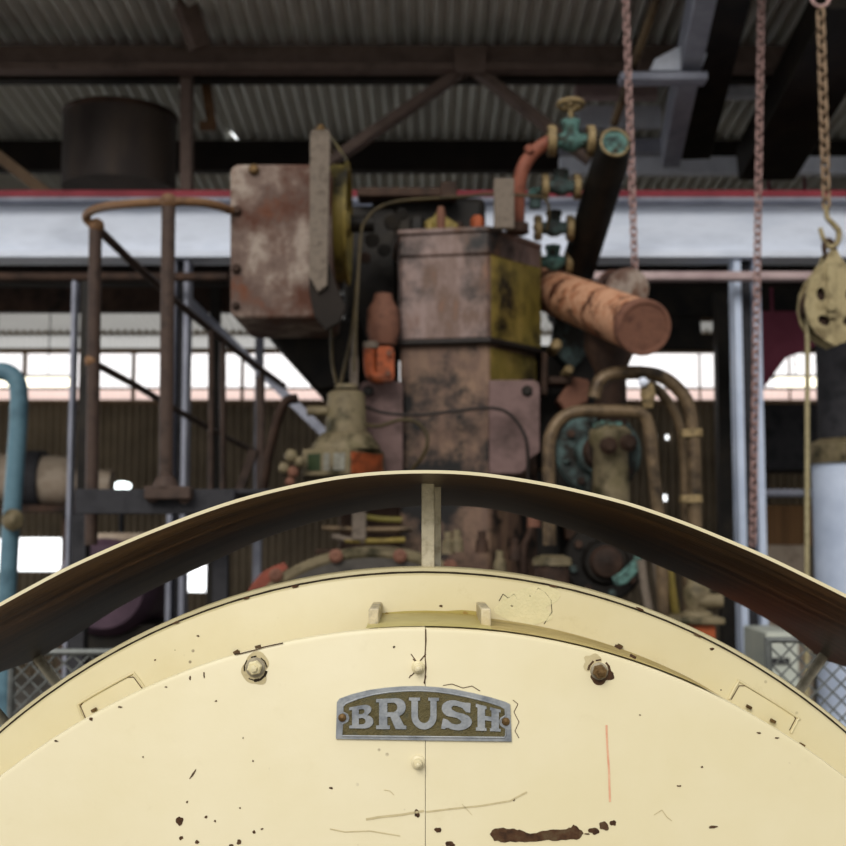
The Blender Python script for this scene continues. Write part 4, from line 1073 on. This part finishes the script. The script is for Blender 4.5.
# pumps to the engine's side
def pump(cx, cy, Y, rp, label, body=True, cm='tealdark'):
    t = thing('water_pump', label, 'pump', P(cx, cy + rp, Y))
    u = lambda v: S(v, Y)
    c = P(cx, cy, Y)
    q_ = MB(); q_.lathe(c + Vector((0, .1, 0)), (0, -1, 0), [(-.1, u(rp * .8)), (0, u(rp * .95)), (.03, u(rp)), (.06, u(rp)), (.07, u(rp * .94)), (.07, u(rp * .6)), (.10, u(rp * .5)), (.10, 0)], 40); q_.build('casing', M[cm], t)
    q_ = MB(); q_.lathe(c + Vector((-u(rp * .0), -.01, 0)), (0, -1, 0), [(0, u(rp * .42)), (.03, u(rp * .36)), (.04, 0)], 20); q_.build('boss', M['darkrust'], t)
    for i in range(8):
        a_ = i * PI / 4 + .2
        q_ = MB(); pp = c + Vector((math.cos(a_) * u(rp * .8), .03, math.sin(a_) * u(rp * .8))); q_.cyl(pp, pp + Vector((0, -.025, 0)), u(4), n=8); q_.build('bolt', M['tealdark'] if i % 2 == 0 else M['darkrust'], t)
    if body:
        q_ = MB(); q_.lathe(P(cx + 11, 505, Y - .08), (0, 0, 1), [(0, u(19)), (u(55), u(17)), (u(62), u(21)), (u(72), u(21)), (u(78), u(14)), (u(80), 0)], 28); q_.build('barrel', M['grime'], t)
        for x, y in ((608, 446), (628, 443)):
            q_ = MB(); pp = P(x, y, Y - .18); q_.lathe(pp, (0, -1, 0), [(0, u(9)), (.02, u(9)), (.03, u(5)), (.045, u(5)), (.045, 0)], 8); q_.build('gland_nut', M['darkrust'], t)
        q_ = MB(); q_.prism([P(x, y, Y - .13) for x, y in blob(608, 426, 12, 7, 3)], (0, .02, 0)); q_.build('paint_patch', M['teal'], t)
    return t


pump(600, 452, 4.45, 43, 'round verdigris water pump framed by bent pipes beside the engine')
pump(606, 562, 4.35, 40, 'lower verdigris pump half hidden between guard and generator', False, 'dark')
mb = MB(); mb.prism([P(x, y, 4.2) for x, y in ((612, 578), (622, 572), (634, 560), (640, 548), (642, 556), (638, 572), (626, 584), (616, 586))], (0, .03, 0))
tag(mb.build('bracket', M['teal'], bevel=.004), 'teal curved bracket at the rim of the lower pump', 'bracket')
for pts, r_, Y, m_, lab in (([(549.5, 545), (549, 500), (549, 448), (552, 432), (561, 419), (576, 412), (600, 411), (628, 411.5), (642, 414), (648, 424), (651, 445), (654, 475), (659, 520), (662, 570), (664, 700), (664, 984)], 6.5, 4.1, 'pipebrown', 'brown pipe arching in front of the pump from the squat dark standpipe'),
                            ([(594, 398), (598, 384), (607, 376), (622, 373), (645, 373), (662, 377), (676, 387), (687, 402), (692, 425), (694, 460), (695, 520), (696, 575), (696, 700), (696, 968)], 7, 4.25, 'pipebrown', 'tall brown pipe arching highest beside the rusty exhaust'),
                            ([(648, 383), (660, 392), (672, 408), (680, 428), (684, 460), (686, 520), (687, 570), (687, 700), (687, 958)], 5, 4.35, 'pipebrown', 'slim brown pipe running down inside the tallest arched pipe')):
    mb = MB(); mb.tube([P(x, y, Y) for x, y in pts], S(r_, Y), 16); o = mb.build('bent_pipe', M[m_]); tag(o, lab, 'pipe')
    if r_ == 7:
        for y in (433, 499):
            mb = MB(); mb.lathe(P(694, y + 4, Y), (0, 0, 1), [(0, S(9, Y)), (S(8, Y), S(9, Y))], 20); mb.bpx(682, y - 4, 694, y + 4, Y - .03, .06); mb.build('clamp', M['brasspipe'], o, .003)
t = thing('standpipe', 'squat dark capped standpipe under the arching brown pipe', 'fitting', P(555, 600, 4.1))
mb = MB(); mb.lathe(P(552, 605, 4.1), (0, 0, 1), [(0, S(18, 4.1)), (S(40, 4.1), S(17, 4.1))], 28); mb.build('body', M['darkrust'], t)
mb = MB(); mb.lathe(P(552, 565, 4.1), (0, 0, 1), [(0, S(20, 4.1)), (S(7, 4.1), S(19, 4.1)), (S(10, 4.1), S(10, 4.1))], 28); mb.build('collar', M['grime'], t)
t = thing('drain_cock', 'small brass drain cock with white knob under the rusty exhaust', 'valve', P(646, 405, 4.15))
mb = MB(); mb.lathe(P(648, 408, 4.15), (0, 0, 1), [(0, S(5, 4.15)), (S(14, 4.15), S(8, 4.15)), (S(24, 4.15), S(6, 4.15))], 14); mb.build('body', M['brasspipe'], t)
mb = MB(); mb.ball(P(643, 382, 4.12), S(5, 4.12), 14); mb.build('knob', M['white'], t)
# fittings low on that side
t = thing('oil_filter', 'olive oil fitting on an orange red block behind the generator rim', 'fitting', P(700, 650, 4.0))
mb = MB(); mb.bpx(672, 624, 723, 992, 4.0, .2); mb.build('block', M['orange'], t, .006)
mb = MB(); mb.bpx(668, 618, 726, 625, 3.97, .26); mb.build('lid', M['grime'], t, .006)
mb = MB(); mb.lathe(P(697, 618, 4.1), (0, 0, 1), [(0, S(17, 4.1)), (S(6, 4.1), S(14, 4.1)), (S(8, 4.1), S(10, 4.1)), (S(20, 4.1), S(13, 4.1)), (S(28, 4.1), S(13, 4.1)), (S(34, 4.1), S(9, 4.1)), (S(44, 4.1), S(9, 4.1))], 24)
mb.cyl(P(697, 601, 4.08), P(722, 601, 4.08), S(7, 4.1)); mb.build('body', M['grime'], t)
for i, (x0, x1, m_) in enumerate(((645, 655, 'strap'), (660, 664, 'strap'), (672, 680, 'olive'))):
    mb = MB(); mb.tube([P(x0 - 4, 560, 4.2), P(x0, 590, 4.2), P(x1, 640, 4.2)], S(4.5, 4.2), 10, smooth=0)
    tag(mb.build('linkage_rod', M[m_]), ['pale slanting rod beside the lower pump', 'pale slanting rod second from the lower pump', 'olive slanting rod next to the oil fitting'][i], 'rod', 'slanting rods beside the lower pump')

# ------------------------------------------------------------------ walkway and handrail
YR = 4.0
wk = thing('walkway', 'charcoal steel walkway edge carrying the rusty handrail', 'walkway', P(182, 514, YR))
mb = MB(); mb.bpx(75, 489, 234, 514, YR, .05); mb.bpx(75, 489, 290, 494, YR + .06, 1.0); mb.build('edge_channel', M['plank'], wk, .004)
for x in (81, 222):
    mb = MB(); a = P(x, 514, YR + .3); mb.box((a.x, YR + .3, a.z / 2), (.05, .05, a.z)); mb.build('leg', M['plank'], wk)
for x, y in ((152, 496), (184, 497)):
    mb = MB(); mb.cyl(P(x, y, YR), P(x, y, YR - .03), S(7, YR), n=10); mb.build('bolt', M['rail'], wk)
hr = thing('handrail', 'rusty pipe handrail with ball joints round the walkway end', 'handrail', P(165, 490, YR))
mb = MB(); mb.cyl(P(165.5, 492, YR - .02), P(168.5, 206, YR - .02), S(7, YR)); mb.build('post', M['rail'], hr)
mb = MB(); mb.cyl(P(91, 545, YR + .25), P(95.5, 228, YR + .25), S(6.5, YR + .25)); mb.build('post', M['rail'], hr)
for x, y, Y, r_ in ((168.5, 202, YR - .02, 9), (96.5, 226, YR + .25, 8), (92, 361, YR + .25, 7.5)):
    mb = MB(); mb.ball(P(x, y, Y), S(r_, Y), 20); mb.build('ball_joint', M['railcop'], hr)
mb = MB(); mb.tube([P(233, 211, 4.15), P(215, 205, 4.05), P(195, 202, 4.0), P(168, 202, 3.98), P(130, 204, 4.02), P(104, 207, 4.12), P(90, 212, 4.2), P(86, 218, 4.24), P(92, 225, 4.25)], S(4.5, 4), 14); mb.build('top_rail', M['railcop'], hr)
mb = MB(); mb.tube([P(97, 228, 4.25), P(130, 260, 4.6), P(185, 309, 5.2), P(235, 350, 5.9), P(284, 386, 6.6)], S(4.5, 4.4), 12, smooth=0); mb.build('stair_rail', M['rail'], hr)
mb = MB(); mb.tube([P(92, 362, 4.25), P(135, 385, 4.6), P(180, 412, 5.2), P(225, 437, 5.9), P(262, 455, 6.6)], S(3.6, 4.4), 12, smooth=0); mb.build('stair_rail', M['rail'], hr)
for x, y0, y1, Y in ((223, 340, 500, 5.7), (211, 330, 500, 5.5), (262, 372, 500, 6.3), (259, 378, 500, 6.5)):
    mb = MB(); mb.cyl(P(x, y1, Y), P(x, y0, Y), S(3, Y), n=12); mb.build('baluster', M['rail'], hr)
mb = MB()
mb.bpx(144, 486, 190, 499, YR - .06, .06); mb.lathe(P(165.5, 488, YR - .02), (0, 0, 1), [(0, S(14, YR)), (S(5, YR), S(12, YR)), (S(12, YR), S(8, YR))], 20); mb.build('post_foot', M['rail'], hr, .004)
mb = MB(); mb.beam(P(186, 298, 7.0), P(690, 790, 7.0), .12, .05)
tag(mb.build('stair_stringer', M['greybeam']), 'grey stair stringer slanting down behind the handrail', 'stair')
mb = MB(); mb.beam(P(236, 500, 6.0), P(254, 450, 6.0), .05, .04); tag(mb.build('brace', M['rail']), 'short rusty brace standing slantwise behind the walkway', 'brace')
mb = MB(); mb.tube([P(262, 492, 5.2), P(272, 440, 5.2), P(284, 404, 5.2), P(298, 398, 5.2)], S(5, 5.2), 12)
tag(mb.build('bent_pipe', M['darkrust']), 'dark red bent pipe behind the governor', 'pipe')

# ------------------------------------------------------------------ the yard side, far left
bp = thing('blue_pipe', 'pale blue water pipe bent over at the top near the picture edge', 'pipe', P(10, 620, 5.0))
mb = MB(); mb.tube([P(-40, 371, 5.0), P(-12, 371, 5.0), P(6, 372, 5.0), P(16, 380, 5.0), P(19, 396, 5.0), P(18, 430, 5.0), P(13, 500, 5.0), P(9, 560, 5.0), P(6, 640, 5.0), P(5, 760, 5.0), P(5, 903, 5.0)], S(9, 5.0), 16); mb.build('barrel', M['blue'], bp)
mb = MB(); mb.lathe(P(15, 520, 4.95), (0, -1, 0), [(0, S(10, 5)), (.03, S(11, 5)), (.05, S(7, 5)), (.06, S(3, 5)), (.06, 0)], 16); mb.build('valve_knob', M['grime'], bp)
dk = thing('pipe_tank', 'pale lagged horizontal tank with a black hoop behind the blue pipe', 'tank', P(50, 506, 8.0))
a, b = P(-60, 476, 8.0), P(76, 482, 8.0); r_ = S(25, 8)
mb = MB(); mb.lathe(a, b - a, [(0, r_), ((b - a).length - .06, r_), ((b - a).length, r_ * .8)], 32); mb.build('shell', M['tankgrey'], dk)
mb = MB(); cc = P(36, 480, 8.0); mb.lathe(cc - Vector((.05, 0, 0)), (1, 0, 0), [(0, r_ * .95), (0, r_ * 1.18), (.1, r_ * 1.18), (.1, r_ * .95)], 32); mb.build('hoop', M['plank'], dk)
mb = MB(); mb.cyl(b, P(112, 484, 8.0), r_ * .55); mb.build('nozzle', M['tankgrey'], dk)
mb = MB(); mb.bpx(-80, 505, 76, 512, 7.8, .4); ax_ = P(0, 512, 8.0)
mb.box((P(73, 512, 8).x, 8, ax_.z / 2), (.08, .2, ax_.z)); mb.box((P(-40, 512, 8).x, 8, ax_.z / 2), (.08, .2, ax_.z))
tag(mb.build('tank_stand', M['darkrust']), 'dark stand holding up the pale lagged tank', 'stand')
mt = thing('motor', 'rounded purple motor casing with beige top under the walkway', 'motor', P(110, 640, 6.5))
c = P(112, 585, 6.5); r_ = S(50, 6.5)
mb = MB(); mb.lathe(c, (0, 1, 0), [(-.2, 0), (-.2, r_ * .8), (-.14, r_ * .96), (-.05, r_), (.5, r_), (.5, 0)], 40); mb.build('casing', M['purple'], mt)
mb = MB(); mb.bpx(90, 533, 150, 543, 6.35, .5); mb.build('lid', M['tankgrey'], mt, .02)
mb = MB(); mb.bpx(72, 625, 152, 816, 6.4, .5); mb.build('base', M['dark'], mt)
lp = thing('work_lamp', 'small bright white work lamp behind the walkway edge', 'lamp', P(122, 494, 9.0))
mb = MB(); mb.ball(P(122, 486, 9), S(8, 9), 16, sc=(1.15, .6, .55)); mb.build('globe', M['lampw'], lp)
mb = MB(); a_ = P(122, 490, 9.05); mb.cyl((a_.x, 9.06, 0), (a_.x, 9.06, a_.z), .02); mb.build('stand', M['plank'], lp)
for x0, x1, lab in ((-25, 16, 'bright fluorescent tube partly behind the blue pipe bend'), (25, 71, 'bright fluorescent tube between blue pipe and black post'), (776, 815, 'bright fluorescent tube beside the hanging rope')):
    t = thing('fluorescent_lamp', lab, 'lamp', P((x0 + x1) / 2, 377, 12), 'fluorescent tubes along the windows')
    mb = MB(); mb.cyl(P(x0, 382, 12), P(x1, 382, 12), S(5, 12)); mb.build('tube', M['lamp'], t)
    mb = MB(); mb.bpx(x0 - 2, 375, x1 + 2, 377.5, 11.98, .1); mb.build('batten', M['strap'], t)
    mb = MB(); mb.cyl(P((x0 + x1) / 2, 376, 12.03), Vector((P((x0 + x1) / 2, 376, 12).x, 12.03, roofz(12.03) - .02)), .006, n=6); mb.build('hanger', M['dark'], t)

# ------------------------------------------------------------------ chains, pulley, rope
def link_mesh(L, wd, r_):
    mb = MB(); h = L / 2 - wd / 2; pts = []
    for i in range(9):
        a_ = PI * i / 8; pts.append(Vector((math.cos(a_) * wd / 2, 0, h + math.sin(a_) * wd / 2)))
    for i in range(9):
        a_ = PI + PI * i / 8; pts.append(Vector((math.cos(a_) * wd / 2, 0, -h + math.sin(a_) * wd / 2)))
    mb.tube(pts, r_, 8, closed=True, smooth=0)
    return mb


def chain(a, b, pitch, wd, r_, m, label):
    a, b = Vector(a), Vector(b)
    root = thing('chain', label, 'chain', b, None)
    d = a - b; n = max(2, int(d.length / pitch)); step = d / n
    q_ = d.to_track_quat('Z', 'Y')
    proto = None
    for i in range(n):
        if proto is None:
            lm = link_mesh(pitch + 2.2 * r_, wd, r_)
            me_o = lm.build('link', m, None, origin=(0, 0, 0)); proto = me_o; o = me_o
        else:
            o = proto.copy(); COL.objects.link(o)
        o.parent = root
        o.location = step * (i + .5)
        o.rotation_mode = 'QUATERNION'
        from mathutils import Quaternion
        o.rotation_quaternion = q_ @ Quaternion((0, 0, 1), (PI / 2) * (i % 2) + .5)
    return root


chain(P(621, -138, 5.2), P(635, 272, 5.2), S(7.6, 5.2), S(6.6, 5.2), S(1.15, 5.2), M['chain'], 'rusty chain dropping behind the verdigris pipe end')
chain(P(762.7, -94, 5.5), P(753, 545, 5.5), S(8, 5.5), S(7, 5.5), S(1.2, 5.5), M['chain'], 'long rusty chain hanging down along the pale blue column')
chain(P(820.5, 10, 4.6), P(826.5, 208, 4.6), S(9.5, 4.6), S(8.4, 4.6), S(1.6, 4.6), M['chainlt'], 'pale rusty chain carrying the hook of the mustard pulley')
mb = MB(); mb.torus(P(820.5, -2, 4.6), (0, 1, 0), S(9, 4.6), S(2, 4.6), 28, 8); mb.cyl(P(820.5, -11, 4.6), Vector((P(820.5, -11, 4.6).x, 4.6, roofz(4.6))), S(2.5, 4.6), n=8); tag(mb.build('shackle_ring', M['chain']), 'rusty ring from which the pale chain hangs', 'ring')
mb = MB(); mb.tube([P(827, 205, 4.6), P(827, 217, 4.6), P(833, 224, 4.6), P(839, 232, 4.6), P(837, 243, 4.6), P(830, 247, 4.6), P(824, 240, 4.6), P(820, 228, 4.6)], lambda t_: S(3.2 - 1.6 * abs(t_ - .45), 4.6), 12)
tag(mb.build('hook', M['pulley']), 'iron hook hanging from the pale rusty chain', 'hook')
pb = thing('pulley_block', 'mustard painted pulley block hanging from the hook', 'pulley', P(830, 345, 4.6))
c = P(831, 304, 4.62); r_ = S(36, 4.6)
def plate_with_slots(thk, y):
    outer = []
    pts_px = [(824, 260), (827, 252), (834, 252), (838, 260), (845, 268), (855, 278), (861, 292), (863, 308), (860, 323), (852, 335), (843, 343), (832, 347), (822, 342), (812, 334), (805, 322), (802, 307), (804, 292), (809, 280), (817, 270)]
    o2 = [((P(x, y_, 4.6) - c).x, (P(x, y_, 4.6) - c).z) for x, y_ in pts_px]
    hs = []
    for cx, cy, rx, ry, rot in ((818, 296, 4.5, 7, -.1), (847, 296, 4.5, 7, .1), (821, 322, 6.5, 5, .45), (846, 322, 6.5, 5, -.45)):
        hs.append([((P(x, y_, 4.6) - c).x, (P(x, y_, 4.6) - c).z) for x, y_ in blob(cx, cy, rx, ry, 1, 18, .05, rot)][::-1])
    q_ = MB(); q_.shape([o2[::-1]] + hs, Vector((c.x, y, c.z)), (1, 0, 0), (0, 0, 1), thk); return q_
plate_with_slots(.012, 4.575).build('cheek', M['pulley'], pb, .003)
plate_with_slots(.012, 4.67).build('cheek', M['pulley'], pb, .003)
mb = MB(); cs = P(829, 308, 4.62); mb.lathe(cs + Vector((0, -.03, 0)), (0, 1, 0), [(0, r_ * .3), (0, r_ * .78), (.02, r_ * .66), (.04, r_ * .66), (.06, r_ * .78), (.06, r_ * .3)], 36); mb.build('sheave', M['darkrust'], pb)
mb = MB(); mb.bpx(827, 262, 837, 318, 4.55, .012); mb.cyl(P(832, 306, 4.53), P(832, 306, 4.7), S(5, 4.6), n=10); mb.build('strap', M['pulley'], pb, .003)
mb = MB(); mb.tube([P(827, 262, 4.6), P(824, 246, 4.6), P(828, 240, 4.6), P(834, 246, 4.6), P(835, 262, 4.6)], S(2.6, 4.6), 10); mb.build('eye', M['darkrust'], pb)
mb = MB(); mb.cyl(P(807.5, 318, 4.62), P(806, 933, 4.62), S(2.6, 4.6), n=10); tag(mb.build('rope', M['rope']), 'pale rope falling from the mustard pulley block', 'rope')

# ------------------------------------------------------------------ right-hand background
sk = thing('stack', 'pale blue upright cylinder with olive flange beyond the rope', 'tank', P(850, 700, 6.6))
c = P(872, 700, 6.6); r_ = S(40, 6.6); h = P(856, 462, 6.6).z
mb = MB(); mb.lathe((c.x, 6.8, 0), (0, 0, 1), [(0, r_), (h, r_)], 40); mb.build('shell', M['stack'], sk)
mb = MB(); mb.lathe((c.x, 6.8, h), (0, 0, 1), [(0, r_ * 1.08), (S(20, 6.6), r_ * 1.12), (S(26, 6.6), r_ * .8)], 40); mb.build('flange', M['grime'], sk)
mb = MB(); mb.lathe((c.x, 6.8, h + S(26, 6.6)), (0, 0, 1), [(0, r_ * .82), (S(100, 6.6), r_ * .82), (S(110, 6.6), r_ * .95), (S(125, 6.6), r_ * .95)], 40); mb.build('chimney', M['plank'], sk)
mb = MB(); mb.prism([P(x, y, 8.2) for x, y in ((762, 311), (816, 311), (816, 346), (786, 358), (764, 388))], (0, .05, 0))
for px in (772, 808): a_ = P(px, 312, 8.22); mb.cyl(a_, Vector((a_.x, 8.22, roofz(8.22))), .012, n=6)
mb; tag(mb.build('panel', M['maroon'], bevel=.004), 'maroon sheet panel between the blue column and the pulley', 'panel')
mb = MB(); mb.bpx(742, 404, 1000, 470, 9.5, .6); a_ = P(760, 469, 9.9); mb.box((a_.x, 9.9, a_.z / 2), (.1, .1, a_.z)); a_ = P(980, 469, 9.9); mb.box((a_.x, 9.9, a_.z / 2), (.1, .1, a_.z)); tag(mb.build('duct', M['plank'], bevel=.01), 'dark grey duct running behind the rope', 'duct')
mb = MB(); mb.tube([P(755, 493, 7.3), P(1645, 493, 7.3)], S(4, 7.3)); tag(mb.build('service_pipe', M['greybeam']), 'grey pipe running level behind the rope towards the stack', 'pipe')
mb = MB(); mb.bpx(764, 505, 818, 545.2, 8.92, .25); tag(mb.build('crate', M['brownwall'], bevel=.008), 'rusty brown sheeted crate seen behind the rope', 'crate')
mb = MB(); mb.bpx(764, 545, 815, 738, 8.9, .3); tag(mb.build('crate', M['tankgrey'], bevel=.008), 'dingy beige crate under the rusty brown one', 'crate')
cb = thing('cabinet', 'pale weathered cabinet behind the guard beside the blue column', 'cabinet', P(783, 800, 5.6))
mb = MB(); a, b = P(766, 632, 5.6), P(800, 700, 5.6); mb.box(((a.x + b.x) / 2, 5.8, a.z / 2), (b.x - a.x, .4, a.z)); mb.build('body', M['paleblue'], cb, .008)
mb = MB(); mb.bpx(769, 640, 797, 690, 5.585, .015); mb.build('door', M['paleblue'], cb, .004)
mb = MB(); mb.bpx(770, 658, 790, 664, 5.57, .015); mb.build('vent', M['plank'], cb)


def mesh_panel(x0, y0, x1, y1, Y, label):
    t = thing('wire_mesh_panel', label, 'fence', P((x0 + x1) / 2, y1, Y))
    a, b = P(x0, y0, Y), P(x1, y1, Y)
    q_ = MB(); st = .035; W = b.x - a.x; H = a.z - b.z
    n = int((W + H) / st)
    for i in range(n):
        for sgn in (1, -1):
            pts = []
            o = i * st
            xa, xb = max(0, o - H), min(W, o)
            if xb <= xa: continue
            za, zb2 = o - xa, o - xb
            if sgn < 0: xa, xb = W - xa, W - xb
            q_.tube([Vector((a.x + xa, Y + sgn * .002, b.z + za)), Vector((a.x + xb, Y + sgn * .002, b.z + zb2))], .0022, 5, smooth=0)
    q_.build('mesh', M['mesh'], t)
    q_ = MB(); q_.tube([(a.x, Y, b.z), (a.x, Y, a.z), (b.x, Y, a.z), (b.x, Y, b.z)], .01, 8, closed=True, smooth=0); q_.build('frame', M['mesh'], t)


mesh_panel(12, 652, 165, 800, 2.6, 'wire mesh fence panel under the guard end on the walkway side')
mesh_panel(768, 640, 900, 800, 2.6, 'wire mesh fence panel under the guard end by the blue column')
